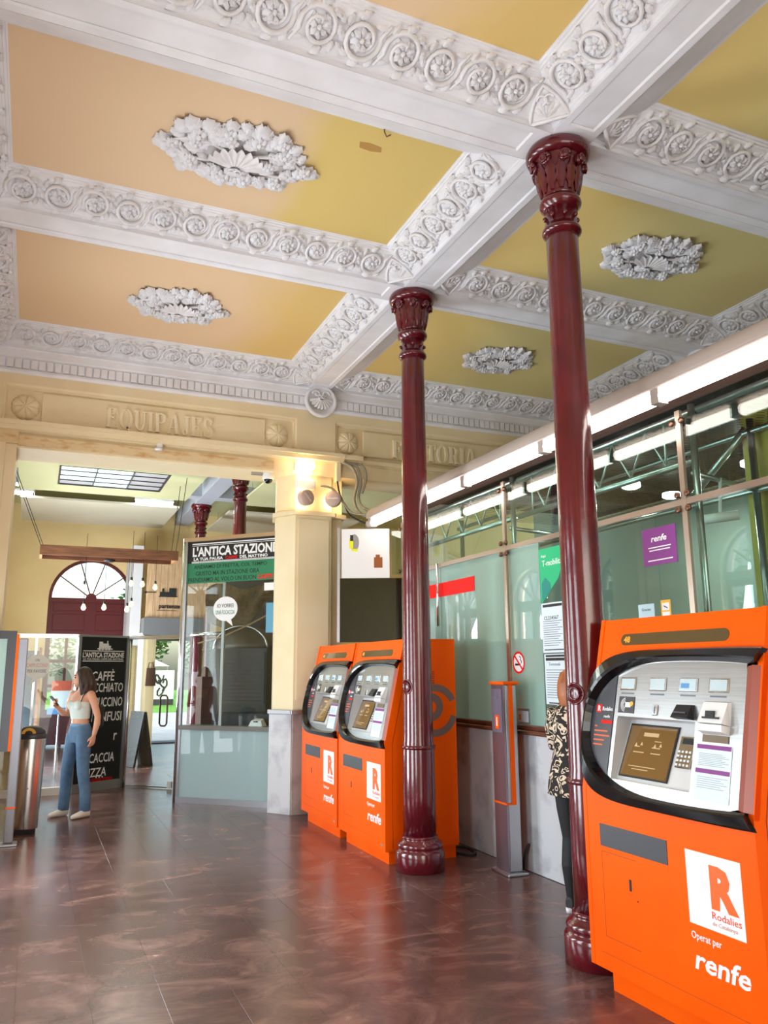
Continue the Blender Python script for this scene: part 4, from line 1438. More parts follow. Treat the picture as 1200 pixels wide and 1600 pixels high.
# inner frame of the office
inf = empty('inner_tube_frame', (1.9, 0, 0), label='steel tube frame standing inside the ticket office', cat='frame')
for y in (.27, 2.6, 4.9):
    MB().tube([(0, y, 0), (0, y, 3.55)], .028, 10).build('upright', M_galv, inf, True)
MB().tube([(0, -3, 2.98), (0, 5.0, 2.98)], .024, 10).build('cross_tube', M_galv, inf, True)
MB().tube([(0, -3, 3.45), (0, 5.0, 3.45)], .024, 10).build('cross_tube', M_galv, inf, True)
for y in (.27, 2.6):
    MB().tube([(-.93, y - .3, 2.96), (0, y, 2.98)], .02, 8).build('cross_tube', M_galv, inf, True)
MB().box((1.97, .16, 0), (2.2, .42, 3.9)).build('yellow_post', mat('yellow_post_paint', srgb(196, 172, 84), .6), cat='post', label='dull yellow square post inside the ticket office')
# expanded metal mesh ceiling of the office
em = MB()
y = -3.0
ia = 0
while y < 4.3:
    x = .98 + (.05 if ia % 2 else 0)
    while x < 3.6:
        em.add([(x, y, 3.455), (x + .05, y + .022, 3.455), (x + .05, y + .029, 3.46), (x, y + .008, 3.46)], [(0, 1, 2, 3)])
        em.add([(x + .05, y + .022, 3.455), (x + .10, y, 3.455), (x + .10, y + .008, 3.46), (x + .05, y + .029, 3.46)], [(0, 1, 2, 3)])
        x += .10
    y += .046
    ia += 1
em.build('mesh_ceiling', M_mesh, kind='stuff', label='dark expanded metal mesh over the ticket office', cat='mesh')
MB().box((.98, -3.2, 3.62), (3.69, 4.37, 3.66)).build('office_roof', M_mesh, kind='structure', label='dark roof deck above the mesh of the office')
# canopy and strip light in front of the glass
cn = empty('light_canopy', (0, 0, 0), label='dark slatted canopy above the ticket office glass', cat='canopy')
for k in range(7):
    x = .545 + k * .062
    MB().box((x, -5, 3.455 + .002 * k), (x + .052, 4.55, 3.475 + .002 * k)).build('slat', M_canopy, cn)
MB().box((.53, -5, 3.478), (.99, 4.55, 3.56)).build('deck', M_canopy, cn)
sl = empty('strip_light', (.50, 0, 3.41), label='long round strip light housing with glowing tubes along the office top', cat='light')
prof = [(.105 * math.cos(a), .02 + .105 * math.sin(a)) for a in [R(-15) + R(210) * k / 20 for k in range(21)]]
hb = MB()
hb.rings([[(x, -5.2, z) for x, z in prof], [(x, 4.52, z) for x, z in prof]], True)
hb.build('housing', M_lampw, sl, True)
y = -5.2
gaps = [-4.09, -2.82, -1.555, -.29, .98, 2.245, 3.50, 4.50]
for a, b_ in zip(gaps[:-1], gaps[1:]):
    tb = MB()
    tb.tube([(-.03, a + .035, -.062), (-.03, b_ - .035, -.062)], .042, 12)
    tb.build('tube', M_tube, sl, True)
    MB().box((-.07, b_ - .035, -.105), (.01, b_ + .035, -.0)).build('tube_holder', M_lampw, sl)
MB().tube([(-.04, 4.47, -.06), (-.04, 4.58, -.06)], .05, 12).build('end_cap', M_lampw, sl, True)
br = MB()
br.box((.66, -1.15, 3.42), (.80, -1.09, 3.475))
br.build('canopy_bracket', M_lampw, cat='bracket', label='pale metal bracket under the canopy at the right edge')

# angled end of the office by the pier
u = Vector((.917, -.399, 0))
p0 = Vector((.8, 4.37, 0))
E0 = p0 - u * .74
FE = frame(E0, u, (0, 0, 1))
wb = empty('white_board', label='white square board with two stickers beside the pier', cat='board')
wb.matrix_world = FE
MB().cbox((.02, 2.70, -.005), (.585, 3.285, .012), .004).build('board', M_whitep, wb)
st = MB()
st.rings([[(.17 + .055 * math.cos(a) , 3.12 + .1 * math.sin(a), z) for a in [2 * PI * k / 20 for k in range(20)]] for z in (.012, .0135)], True)
st.build('grey_sticker', mat('grey_sticker', srgb(150, 146, 142), .6), wb)
MB().box((.11, 3.05, .0135), (.155, 3.17, .015)).box((.14, 3.015, .0135), (.21, 3.045, .015)).build('yellow_sticker', M_fluoy, wb)
MB().box((.12, 3.14, .015), (.155, 3.21, .017)).build('black_sticker', M_blackm, wb)
MB().box((.40, 2.82, .012), (.50, 2.945, .014)).box((.42, 2.945, .012), (.47, 2.975, .014)).build('brown_sticker', M_brown, wb)
dg = MB().box((.0, 1.96, -.02), (.72, 2.70, -.01), FE).build('window_end', glass('interior_shade_glass', (.22, .26, .26), 1.5, gain=1.3), kind='structure', label='glass pane tinted dark for the unlit interior, below the white board')  # dark tint stands for the unlit interior behind clear glass
MB().box((-.03, 1.96, -.03), (.0, 3.30, .02), FE).build('trim_5', M_alu, kind='structure', label='metal edge strip between the pier and the white board')
MB().box((.61, 2.74, -.01), (.72, 3.26, .0), FE).build('window_side', G_office, kind='structure', label='clear strip of glass right of the white board')

# ---- prints on the glass
GF = lambda y, z, off=.0: frame((XO + .010 - off, y, z), (0, -1, 0), (0, 0, 1))
def sign(name, y0, y1, z0, z1, m, label, cat='sign', th=.0025):
    """flat print on the office glass, y0 is its left edge as seen"""
    o = empty(name, label=label, cat=cat)
    o.matrix_world = GF((y0 + y1) / 2, (z0 + z1) / 2)
    w_, h_ = abs(y0 - y1) / 2, abs(z1 - z0) / 2
    MB().box((-w_, -h_, 0), (w_, h_, th)).build('sheet', m, o)
    return o, w_, h_
sign('red_stripe', 3.95, 2.727, 2.40, 2.545, M_red, 'red stripe stuck across the frosted office glass')
o = empty('no_smoking_sign', label='round no smoking sign on the frosted glass', cat='sign')
o.matrix_world = GF(1.995, 1.70)
MB().lathe([(.095, 0), (.095, .002)], 32).build('disc', M_white, o)
rg_ = MB()
rg_.rings([[(r_ * math.cos(2 * PI * k / 32), r_ * math.sin(2 * PI * k / 32), z) for k in range(32)] for r_, z in ((.078, .0022), (.078, .0032), (.096, .0032), (.096, .0022))], False)
rg_.box((-.085, -.008, .003), (.085, .008, .004), Matrix.Rotation(R(-45), 4, 'Z'))
rg_.build('red_ring', M_red, o)
cg = MB()
cg.box((-.055, -.025, .0022), (.03, -.008, .003))
cg.tube([(.045, -.005, .0026), (.05, .01, .0026), (.03, .025, .0026), (.04, .04, .0026), (.015, .055, .0026)], .004, 5)
cg.build('cigarette', M_blackm, o)
o, w_, h_ = sign('timetable_sheet', 1.612, 1.30, 1.775, 2.185, M_paper, 'upper white timetable sheet behind the near column', 'notice')
text('heading', 'CL234567', M_blackm, o, Matrix.Translation((-.02, .08, .0028)), wd=.2, ht=.03)
g = MB()
g.box((-w_ + .02, h_ - .035, .0026), (w_ - .02, h_ - .012, .003)).box((-w_ + .02, -h_ + .02, .0026), (w_ - .02, -h_ + .028, .003))
g.build('black_bars', M_blackm, o)
g = MB()
for k in range(12):
    z = .05 - k * .018
    g.box((-w_ + .02, z, .0026), (w_ - .03 - .03 * (k % 3), z + .005, .003))
g.build('table_lines', M_txt, o)
o, w_, h_ = sign('timetable_sheet', 1.60, 1.285, 1.36, 1.765, M_paper, 'lower white timetable sheet beside the patterned blouse', 'notice')
text('heading', 'Terminals', M_txt, o, Matrix.Translation((-.02, .12, .0028)), wd=.16, ht=.025)
g = MB()
g.box((-w_ + .02, h_ - .025, .0026), (w_ - .02, h_ - .008, .003)).box((-w_ + .02, h_ - .055, .0026), (w_ - .02, h_ - .032, .003)).box((-w_ + .04, -h_ + .006, .0026), (w_ - .02, -h_ + .016, .003))
g.build('black_bars', M_blackm, o)
g = MB()
for k in range(12):
    z = .07 - k * .02
    g.box((-w_ + .02, z, .0026), (w_ - .03 - .03 * (k % 4), z + .005, .003))
g.build('table_lines', M_txt, o)
o = empty('green_poster', label='bright green angular poster left of the near column', cat='poster')
o.matrix_world = GF(1.40, 2.40)
MB().rings([[(-.215, .245, z), (.20, .245, z), (.05, -.02, z), (-.205, -.22, z)] for z in (0, .0025)], True).build('sheet', M_teal, o)
text('print', 'Aqui', M_white, o, Matrix.Translation((-.15, .18, .0026)), wd=.07, ht=.03)
text('print', 'T-mobilitat', M_white, o, Matrix.Translation((-.02, .12, .0026)), wd=.30, ht=.05)
MB().rings([[(-.19, -.05, z), (-.14, .0, z), (-.07, -.05, z), (-.06, -.1, z), (-.19, -.2, z)] for z in (.0025, .004)], True).build('blue_shape', mat('teal_shade', srgb(6, 130, 120), .5), o)
o, w_, h_ = sign('purple_poster', .335, .01, 2.345, 2.605, M_purple, 'purple poster hanging on the clear office glass', 'poster')
text('brand_print', 'renfe', M_white, o, Matrix.Translation((0, .055, .0028)), wd=.15, ht=.045, bold=.02, shear=.18)
for z, w2 in ((-.01, .11), (-.03, .10), (-.10, .12)):
    MB().box((-w2, z, .0026), (w2, z + .007, .003)).build('print_line', M_white, o)
o, w_, h_ = sign('blue_notice', .425, .265, 1.93, 2.085, mat('pale_blue_paper', srgb(190, 220, 232), .6), 'pale blue notice with a barred circle on the office glass', 'notice')
g = MB()
g.rings([[(r_ * math.cos(2 * PI * k / 24), -.055 + r_ * math.sin(2 * PI * k / 24), z) for k in range(24)] for r_, z in ((.032, .0026), (.032, .0034), (.039, .0034), (.039, .0026))], False)
g.box((-.035, -.003, .003), (.035, .003, .0036), Matrix.Translation((0, -.055, 0)) @ Matrix.Rotation(R(-45), 4, 'Z'))
g.build('barred_circle', M_red, o)
text('print', 'Gracies', M_txt, o, Matrix.Translation((0, .04, .0028)), wd=.09, ht=.022)
o, w_, h_ = sign('yellow_notice', .20, .108, 1.94, 2.10, M_yellow, 'small yellow camera notice on the office glass', 'notice')
MB().box((-.033, .01, .0026), (.033, .06, .0034)).box((-.033, -.03, .0026), (.033, .0, .0034)).build('white_fields', M_white, o)
MB().rings([[(-.02, .045, z), (.015, .03, z), (.02, .02, z), (-.015, .035, z)] for z in (.0034, .0042)], True).build('camera_symbol', M_blackm, o)
o, w_, h_ = sign('card_holder', 2.03, 1.85, 1.185, 1.31, M_alu, 'small framed card on the ledge behind the help point', 'notice', th=.01)
MB().box((-w_ + .012, -h_ + .012, .0101), (w_ - .012, h_ - .02, .012)).build('card', M_paper, o)
MB().box((-w_ + .02, -h_ + .03, .012), (-w_ + .055, h_ - .05, .013)).build('orange_field', mat('print_salmon', srgb(222, 140, 90), .5), o)

# office interior: desks and a security camera
MB().box((1.35, -3.0, 0), (1.84, 4.2, 1.05)).build('office_desk', M_officed, cat='desk', label='long grey desk inside the ticket office')
sc2 = empty('security_camera', (1.3, .05, 2.68), label='small white security camera behind the purple poster', cat='camera')
MB().tube([(-.1, .12, .0), (.08, -.06, .02)], .035, 10).build('body', M_whitep, sc2, True)
MB().tube([(0, .03, .03), (.02, .02, .3)], .012, 6).build('arm', M_whitep, sc2, True)
for k, (x, y) in enumerate(((2.9, 2.2), (2.2, 2.0), (2.6, .9))):
    MB().lathe([(.09, 3.44), (.09, 3.40), (.06, 3.385)], 16, Matrix.Translation((x, y, 0))).build('recessed_spot', mat('spot_glow', (1, 1, 1), .4, emit=(1, .95, .85), es=12), cat='light', label=('small round spot in the office mesh ceiling, deepest in', 'small round spot in the office mesh ceiling near the purple poster', 'small round spot in the office mesh ceiling towards the viewer')[k])
for k, (x, y) in enumerate(((2.9, 2.2), (2.2, 2.0), (2.6, .9))):
    area_light('office_spot_light', (x, y, 3.37), (x, y, 0), .16, .16, 14, (1.0, .97, .90))
mon = empty('desk_monitor', (1.5, .62, 1.05), R(15), label='dark desk monitor seen above the near ticket machine', cat='monitor')
MB().box((-.02, -.26, .42), (.02, .26, .78)).build('screen_case', M_blackm, mon)
MB().tube([(0, 0, 0), (0, 0, .5)], .025, 8).build('stand', M_blackm, mon, True)
MB().box((-.1, -.12, 0), (.1, .12, .015)).build('stand_foot', M_blackm, mon)

# ================================================================ LAMPS AND DEVICES ON THE PIER
fl_ = empty('floodlight', (-.165, 5.22, 4.16), label='glowing floodlight under the ledge of the cream pier', cat='light')
MB().cbox((-.11, -.02, -.045), (.13, .06, .055), .01).build('case', M_whitep, fl_)
lens = MB()
lens.rings([[(-.09, .0, -.048), (.11, .0, -.048), (.11, .055, -.048), (-.09, .055, -.048)], [(-.10, -.10, -.03), (.12, -.10, -.03), (.12, -.07, .05), (-.10, -.07, .05)]], True)
lens.build('lamp_face', M_hot, fl_)
for k, (x, z, lab) in enumerate(((-.143, 3.74, 'left round spotlight head on the cream pier'), (.182, 3.75, 'right round spotlight head on the cream pier'))):
    s_ = empty('spotlight', (x, 5.10, z), label=lab, cat='light', group='round spotlights on the pier')
    rot = Matrix.Rotation(R((18, -28)[k]), 4, 'Z')
    F = rot @ frame((0, 0, 0), (1, 0, 0), (0, 0, 1))
    MB().lathe([(.088, -.10), (.098, -.09), (.100, -.005), (.094, .004), (.02, .006)], 28, F).build('head', mat('spot_cap', srgb(196, 170, 156), .5), s_, True)
    MB().box((-.07, -.008, .004), (.07, .008, .010), F @ Matrix.Rotation(R((-45, 0)[k]), 4, 'Z')).build('slot', mat('spot_slot', srgb(226, 206, 196), .5), s_)
    MB().lathe([(.085, -.104), (.07, -.115), (.01, -.118)], 24, F).build('lamp_face', M_hot, s_)
    MB().tube([(0, .08, .06), (0, .2, .1)], .015, 8).build('arm', M_whitep, s_, True)
jb = empty('lamp_ballast', (-.17, 5.25, 3.93), label='white lamp ballast box between floodlight and spotlights', cat='box')
MB().cbox((-.08, -.04, -.06), (.16, .045, .06), .008).build('case', M_whitep, jb)
MB().box((-.06, -.02, .06), (.12, .03, .064)).build('lamp_face', M_hot, jb)
dc = empty('dome_camera', (-.57, 5.40, 4.06), label='white dome camera under the lintel left of the pier', cat='camera')
MB().lathe([(.07, .02), (.075, 0), (.07, -.05), (.065, -.07)], 20).build('housing', M_whitep, dc, True)
MB().ball((0, 0, -.07), (.055, .055, .05), None, 14, 8).build('dome', M_black, dc, True)
MB().box((-.22, -.02, -.02), (-.04, .02, .02)).build('bracket', M_alu, dc)
sd = empty('smoke_sensor', (-1.94, 5.20, 4.20), label='small white sensor hanging from the baggage lintel', cat='sensor')
MB().lathe([(.045, -.03), (.05, -.01), (.03, .01)], 16).build('sensor_head', M_whitep, sd, True)
MB().box((-.02, -.02, .01), (.04, .05, .10)).build('bracket', M_whitep, sd)
cbx = MB()
cbx.cbox((.265, 5.20, 4.00), (.33, 5.30, 4.25), .006)
cbx.build('cable_box', M_yell, cat='box', label='cream cable box at the top of the cable bundle')
def cable(pts, r_, m, label, n=24):
    P_ = [Vector(q) for q in pts]
    out = []
    for i in range(len(P_) - 1):
        a, b_, c, d = P_[max(i - 1, 0)], P_[i], P_[i + 1], P_[min(i + 2, len(P_) - 1)]
        for k in range(6):
            t = k / 6
            out.append(.5 * ((2 * b_) + (c - a) * t + (2 * a - 5 * b_ + 4 * c - d) * t * t + (3 * b_ - a - 3 * c + d) * t ** 3))
    out.append(P_[-1])
    return MB().tube(out, r_, 6).build('cable', m, smooth=True, cat='cable', label=label)
cable([(.34, 5.18, 4.25), (.46, 5.14, 4.18), (.52, 5.12, 4.0), (.47, 5.1, 3.75), (.50, 4.95, 3.55), (.65, 4.7, 3.46), (.72, 4.5, 3.5)], .020, M_cable, 'thick grey cable looping from the lintel to the canopy')
cable([(.38, 5.18, 4.25), (.52, 5.14, 4.2), (.57, 5.12, 4.0), (.53, 5.1, 3.78), (.55, 4.95, 3.62), (.68, 4.7, 3.52)], .018, M_cable, 'second grey cable beside the thick looping one')
cable([(.42, 5.18, 4.25), (.60, 5.14, 4.22), (.64, 5.12, 4.05), (.58, 5.1, 3.85)], .016, M_cable, 'short outer cable bent under the lintel')
cable([(.05, 5.18, 3.92), (.2, 5.14, 3.88), (.33, 5.1, 3.7), (.42, 5.0, 3.56), (.6, 4.7, 3.5)], .014, M_cable, 'cable running from the spotlights to the canopy')
cable([(.28, 5.2, 4.0), (.30, 5.18, 3.85), (.36, 5.16, 3.7), (.42, 5.1, 3.55), (.55, 4.9, 3.42)], .012, M_blk_cable, 'thin black cable hanging beside the pier')
cable([(.55, 2.75, .01), (.62, 2.62, .012), (.70, 2.66, .012), (.74, 2.80, .012), (.70, 2.95, .012), (.60, 2.95, .012)], .012, M_blk_cable, 'dark cable coiled on the floor behind the ticket machine')

# ================================================================ LITTER BIN AND INFORMATION STAND AT THE LEFT
bn = empty('litter_bin', (-3.065, 5.50, 0), label='brushed steel litter bin with dark lid at the left edge', cat='bin')
MB().lathe([(.105, 0), (.105, .05), (.11, .055)], 32).build('foot', M_dgrey, bn, True)
bs = mat('bin_steel', (.60, .57, .54), .24, metal=1, var=(.42, .38, .36), scale=2.5, stretch=(6, 6, .05))
MB().lathe([(.122, .05), (.124, .06), (.148, .955), (.147, .96)], 40).build('barrel', bs, bn, True)
MB().lathe([(.150, .955), (.152, .96), (.152, 1.0), (.148, 1.005), (.02, 1.008)], 40).build('rim', M_dgrey, bn, True)
hd = MB()
hd.rings([[(.14 * math.cos(a) * q, y, 1.0 + .085 * math.sin(a) * q) for a in [PI * k / 14 for k in range(15)]] for y, q in ((-.10, .8), (-.05, 1), (.05, 1), (.10, .8))], True)
hdo = hd.build('hood', mat('bin_hood_dark', srgb(52, 52, 60), .4), bn, True)
MB().rings([[(-.03 + .07 * math.cos(a) * q, -.115, 1.01 + .06 * math.sin(a) * q) for a in [PI * k / 10 for k in range(11)]] for q in (1, .55)], False).build('yellow_mark', M_yellow, hdo)
MB().lathe([(.006, 0), (.006, .004)], 8, frame((.0, -.132, .46), (1, 0, 0), (0, 0, 1))).build('lock', M_blackm, bn)
isd = empty('information_stand', (-3.20, 4.93, 0), label='tall information stand with grey frame cut by the left edge', cat='sign stand')
MB().cbox((-.10, -.09, 0), (.075, .09, .02), .005).build('foot_plate', M_alu, isd)
MB().cbox((-.05, -.035, .02), (.035, .035, 1.985), .010).build('post', mat('grey_post_paint', srgb(140, 140, 146), .5), isd)
MB().box((-.075, -.03, .88), (-.05, .03, 2.03)).build('orange_edge', M_orange, isd)
MB().box((-.052, -.038, .34), (.037, -.033, .355)).build('orange_line', M_orange, isd)
fr_ = MB()
fr_.box((-1.1, -.03, .88), (-.075, .03, .96)).box((-1.1, -.03, 1.98), (-.075, .03, 2.06)).box((-.16, -.03, .96), (-.075, .03, 1.98)).box((-1.1, -.03, .96), (-1.02, .03, 1.98))
fr_.build('frame', M_dgrey, isd)
MB().box((-1.02, -.012, .96), (-.16, .0, 1.98)).build('poster', mat('pale_poster', srgb(190, 206, 200), .5), isd)
MB().box((-1.02, -.022, .96), (-.16, -.018, 1.98)).build('cover_pane', G_clear, isd)

# ================================================================ CAFE HALL
YF = 15.6
MB().box((6.0, 5.3, 0), (6.25, 15.8, 5.5)).build('wall_cafe', M_cafewall, kind='structure', label='yellow right hand wall of the cafe hall')
MB().box((XR + .2, 5.26, 0), (6.1, 5.85, 5.5)).build('wall_return', M_cafewall, kind='structure', label='cream return wall at the right of the cafe')
MB().box((XL, 5.85, 5.45), (6.2, 15.8, 5.6)).build('ceiling_cafe', M_boardg, kind='structure', label='pale ceiling slab of the cafe hall')
wf = MB()
AX, AH, AZ = -1.98, .92, 3.32      # arched door
OX0, OX1, OZ = -.70, .95, 2.42
def wall_piece(b, x0, x1, z0, z1):
    b.box((x0, YF, z0), (x1, YF + .35, z1))
wall_piece(wf, XL - .2, AX - AH, 0, 5.5)
wall_piece(wf, AX + AH, OX0, 0, 5.5)
wall_piece(wf, OX0, OX1, OZ, 5.5)
wall_piece(wf, OX1, 6.2, 0, 5.5)
N = 20
for k in range(N):
    a0, a1 = PI * k / N, PI * (k + 1) / N
    p, q = (AX + AH * math.cos(a0), AZ + AH * math.sin(a0)), (AX + AH * math.cos(a1), AZ + AH * math.sin(a1))
    v_ = []
    for y in (YF, YF + .35):
        v_ += [(p[0], y, p[1]), (q[0], y, q[1]), (q[0], y, 5.5), (p[0], y, 5.5)]
    wf.add(v_, [(0, 1, 2, 3), (7, 6, 5, 4), (0, 4, 5, 1)])
wf.build('wall_far', M_cafewall, kind='structure', label='yellow far wall of the cafe with the arched doorway')
fd = fan_window('door_7', frame((AX, YF + .12, 0), (1, 0, 0), (0, 0, 1)), AH, AZ, 'maroon arched doorway with a bright fanlight in the far cafe wall', leaf=False, wide=.07)
pf = MB()
pf.box((-AH, 2.46, -.03), (AH, AZ - .05, .03))
tp = pf.build('panelled_transom', M_maroon2, fd)
for s_ in (-1, 1):
    MB().cbox((.46 * s_ - .34, 2.58, .03), (.46 * s_ + .34, 2.95, .045), .006).build('raised_panel', M_maroon2, tp)
    MB().cbox((.46 * s_ - .34, 3.02, .03), (.46 * s_ + .34, 3.20, .045), .006).build('raised_panel', M_maroon2, tp)
for x0, x1 in ((-AH, -AH + .1), (AH - .1, AH), (-.06, .06), (-.50, -.44)):
    MB().box((x0, 0, -.04), (x1, 2.46, .04)).build('door_stile', M_maroon2, fd)
for z in (.05, .75, 1.3, 1.85):
    for x0, x1 in ((-AH + .1, -.06), (.06, AH - .1)):
        MB().box((x0, z, -.03), (x1, z + .07, .03)).build('door_rail', M_maroon2, fd)
for x0, x1 in ((-AH + .1, -.06), (.06, AH - .1)):
    MB().box((x0, .05, -.006), (x1, .75, .006)).build('door_panel', M_maroon2, fd)
    MB().box((x0, .75, -.004), (x1, 2.46, .004)).build('pane', G_win, fd)
# bright reveal of the second doorway and its dark frame
dr = empty('door_8', (0, YF, 0), label='open doorway to the lawn in the far cafe wall', kind='structure')
MB().box((OX0 - .02, -.03, 0), (OX0 + .05, .35, OZ)).box((OX1 - .05, -.03, 0), (OX1 + .02, .35, OZ)).box((OX0, -.03, OZ - .06), (OX1, .35, OZ + .02)).build('frame', mat('dark_door_frame', srgb(70, 62, 60), .5), dr)
MB().box((OX0, -.06, 0), (OX1, .5, .02)).build('sill', mat('door_sill', srgb(92, 66, 62), .5), dr)

# grey ceiling beams of the cafe
for nm, a, b_, lab in (('x', (-.17, 5.85, 5.16), (.17, YF, 5.46), 'grey main beam above the cafe columns'),):
    MB().box(a, b_).build('ceiling_beam', M_greybeam, kind='structure', label=lab)
for y, lab in ((8.75, 'grey cross beam at the near side of the cafe skylight'), (12.25, 'grey cross beam beyond the cafe skylight')):
    MB().box((XL, y - .17, 5.168), (6.2, y + .17, 5.455)).build('ceiling_beam', M_greybeam, kind='structure', label=lab)
def board(x0, x1, y0, y1, hole=None, m=None, label='', n=0):
    o = empty('acoustic_panel', ((x0 + x1) / 2, (y0 + y1) / 2, 5.0), label=label, cat='ceiling panel', group='hung panels under the cafe ceiling')
    cx, cy_ = (x0 + x1) / 2, (y0 + y1) / 2
    b = MB()
    if hole:
        a0, a1, b0, b1 = hole
        for q in ((x0, a0, y0, y1), (a1, x1, y0, y1), (a0, a1, y0, b0), (a0, a1, b1, y1)):
            b.box((q[0] - cx, q[2] - cy_, 0), (q[1] - cx, q[3] - cy_, .04))
    else:
        b.box((x0 - cx, y0 - cy_, 0), (x1 - cx, y1 - cy_, .04))
    b.build('board', m or M_board, o)
    for sx in (-1, 1):
        for sy in (-1, 1):
            MB().tube([(sx * (x1 - x0) * .42, sy * (y1 - y0) * .42, .03), (sx * (x1 - x0) * .42, sy * (y1 - y0) * .42, .47)], .006, 5).build('hanger', M_alu, o)
    return o
bd = board(-3.57, -.53, 9.10, 11.85, (-2.94, -1.13, 9.75, 11.2), M_boardg, 'pale green hung panel holding the skylight')
board(-3.57, -.53, 12.62, 15.25, None, M_board, 'plain cream hung panel nearest the far cafe wall')
board(.53, 3.6, 9.10, 11.85, None, M_boardg, 'pale green hung panel right of the cafe columns')
board(.53, 3.6, 12.62, 15.25, None, M_board, 'cream hung panel behind the pier')
board(-3.57, -.53, 5.95, 8.4, None, M_boardg, 'pale green hung panel hidden above the baggage lintel')
board(.53, 3.6, 5.95, 8.4, None, M_boardg, 'pale green hung panel above the white board')
sk = empty('skylight', (-2.035, 10.475, 5.0), label='glazed skylight with thin dark bars in the cafe ceiling', cat='skylight')
w2, l2 = .905, .725
fr_ = MB()
for q in ((-w2, -w2 + .03, -l2, l2), (w2 - .03, w2, -l2, l2), (-w2, w2, -l2, -l2 + .03), (-w2, w2, l2 - .03, l2)):
    fr_.box((q[0], q[2], -.005), (q[1], q[3], .05))
fr_.build('frame', M_dgrey, sk)
M_sky1 = mat('lit_skylight_pane', srgb(210, 224, 230), .2, emit=srgb(206, 232, 244), es=1.5, var=srgb(190, 196, 200), scale=3)
M_sky2 = mat('dim_skylight_pane', srgb(170, 170, 172), .2, emit=srgb(168, 166, 170), es=.42)
for i in range(3):
    for j in range(4):
        x0 = -w2 + .03 + i * (2 * w2 - .06) / 3
        y0 = -l2 + .03 + j * (2 * l2 - .06) / 4
        dim = i == 2 or (i == 0 and j == 3)
        MB().box((x0 + .006, y0 + .006, .018), (x0 + (2 * w2 - .06) / 3 - .006, y0 + (2 * l2 - .06) / 4 - .006, .026)).build('pane', M_sky2 if dim else M_sky1, sk)
for i in (1, 2):
    MB().box((-w2 + i * 2 * w2 / 3 - .008, -l2, .0), (-w2 + i * 2 * w2 / 3 + .008, l2, .03)).build('bar', M_dgrey, sk)
for j in (1, 2, 3):
    MB().box((-w2, -l2 + j * l2 / 2 - .005, .0), (w2, -l2 + j * l2 / 2 + .005, .03)).build('bar', M_dgrey, sk)
for x0, x1, y, lab in ((-3.75, -3.33, 9.0, 'cool tube light at the far left of the near cafe row'), (-2.73, -2.05, 9.02, 'cool tube light above the left end of the skylight'), (-1.97, -1.30, 9.02, 'cool tube light above the right end of the skylight'),
                        (-3.75, -3.36, 12.55, 'cool tube light at the left of the farther cafe row'), (-1.42, -.68, 12.55, 'cool tube light at the right of the farther cafe row')):
    t = empty('tube_light', ((x0 + x1) / 2, y, 5.06), label=lab, cat='light', group='cool tube lights of the cafe ceiling')
    h_ = (x1 - x0) / 2
    MB().tube([(-h_, 0, 0), (h_, 0, 0)], .035, 10).build('tube', M_tube2, t, True)
    MB().box((-h_ - .02, -.03, .035), (h_ + .02, .03, .08)).build('batten', M_whitep, t)
    MB().box((-.01, -.02, .08), (.01, .0, .395)).build('drop_rod', M_alu, t)

# hanging plank with bulbs
pk = empty('hanging_plank', (-2.05, 10.0, 3.50), label='long wooden tray hung by wires before the arched doorway', cat='shelf')
MB().box((-1.09, -.30, 0), (1.09, -.262, .16)).build('side_board', M_plank, pk)
MB().box((-1.09, .262, 0), (1.09, .30, .16)).build('side_board', M_plank, pk)
MB().box((-1.09, -.26, 0), (-1.05, .26, .16)).box((1.05, -.26, 0), (1.09, .26, .16)).build('end_board', mat('plank_light', srgb(168, 120, 76), .6), pk)
for k in range(3):
    MB().box((-1.05, -.26 + k * .174, .09), (1.05, -.26 + k * .174 + .168, .115)).build('plank', M_plank, pk)
for s_, t_ in ((-1, -1.5), (1, .35)):
    MB().tube([(s_ * 1.05, -.28, .15), (s_ * 1.05 + t_ * .35, -.35, 1.45)], .006, 5).build('wire', M_blk_cable, pk)
    MB().tube([(s_ * 1.05, .28, .15), (s_ * 1.05 + t_ * .35, .35, 1.45)], .006, 5).build('wire', M_blk_cable, pk)
MB().lathe([(.09, -.0), (.095, -.02), (.07, -.04)], 16).build('ceiling_rose', M_blackm, pk, True)
bul = empty('pendant_bulb', (-2.42, 9.9, 2.68))
MB().lathe([(.012, .062), (.022, .045), (.040, .0), (.038, -.025), (.022, -.045), (.004, -.05)], 12).build('bulb', M_bulb, bul, True)
MB().lathe([(.018, .055), (.018, .10), (.008, .11)], 10).build('socket', M_blackm, bul, True)
MB().tube([(0, 0, .11), (0, 0, .9)], .004, 5).build('cord', M_blk_cable, bul)
bpos = ((-2.42, 2.68, 'lower left of the lit pair before the maroon panel'), (-2.10, 2.69, 'second before the maroon panel, bluish'), (-1.73, 2.67, 'before the right edge of the maroon panel'), (-1.66, 2.76, 'just right of the maroon panel'),
        (-2.43, 3.0, 'before the left half of the fanlight'), (-1.69, 3.10, 'at the right rim of the fanlight'), (-1.50, 3.10, 'between fanlight and plank wall'), (-1.28, 3.06, 'in front of the pale plank wall'))
for k, (x, z, lab) in enumerate(bpos):
    b_ = bul if k == 0 else copy_tree(bul)
    b_.location = (x, 9.85 + .05 * (k % 4), z)
    tag(b_, 'hanging bulb ' + lab, 'light bulb', 'bulbs hanging from the wooden tray')

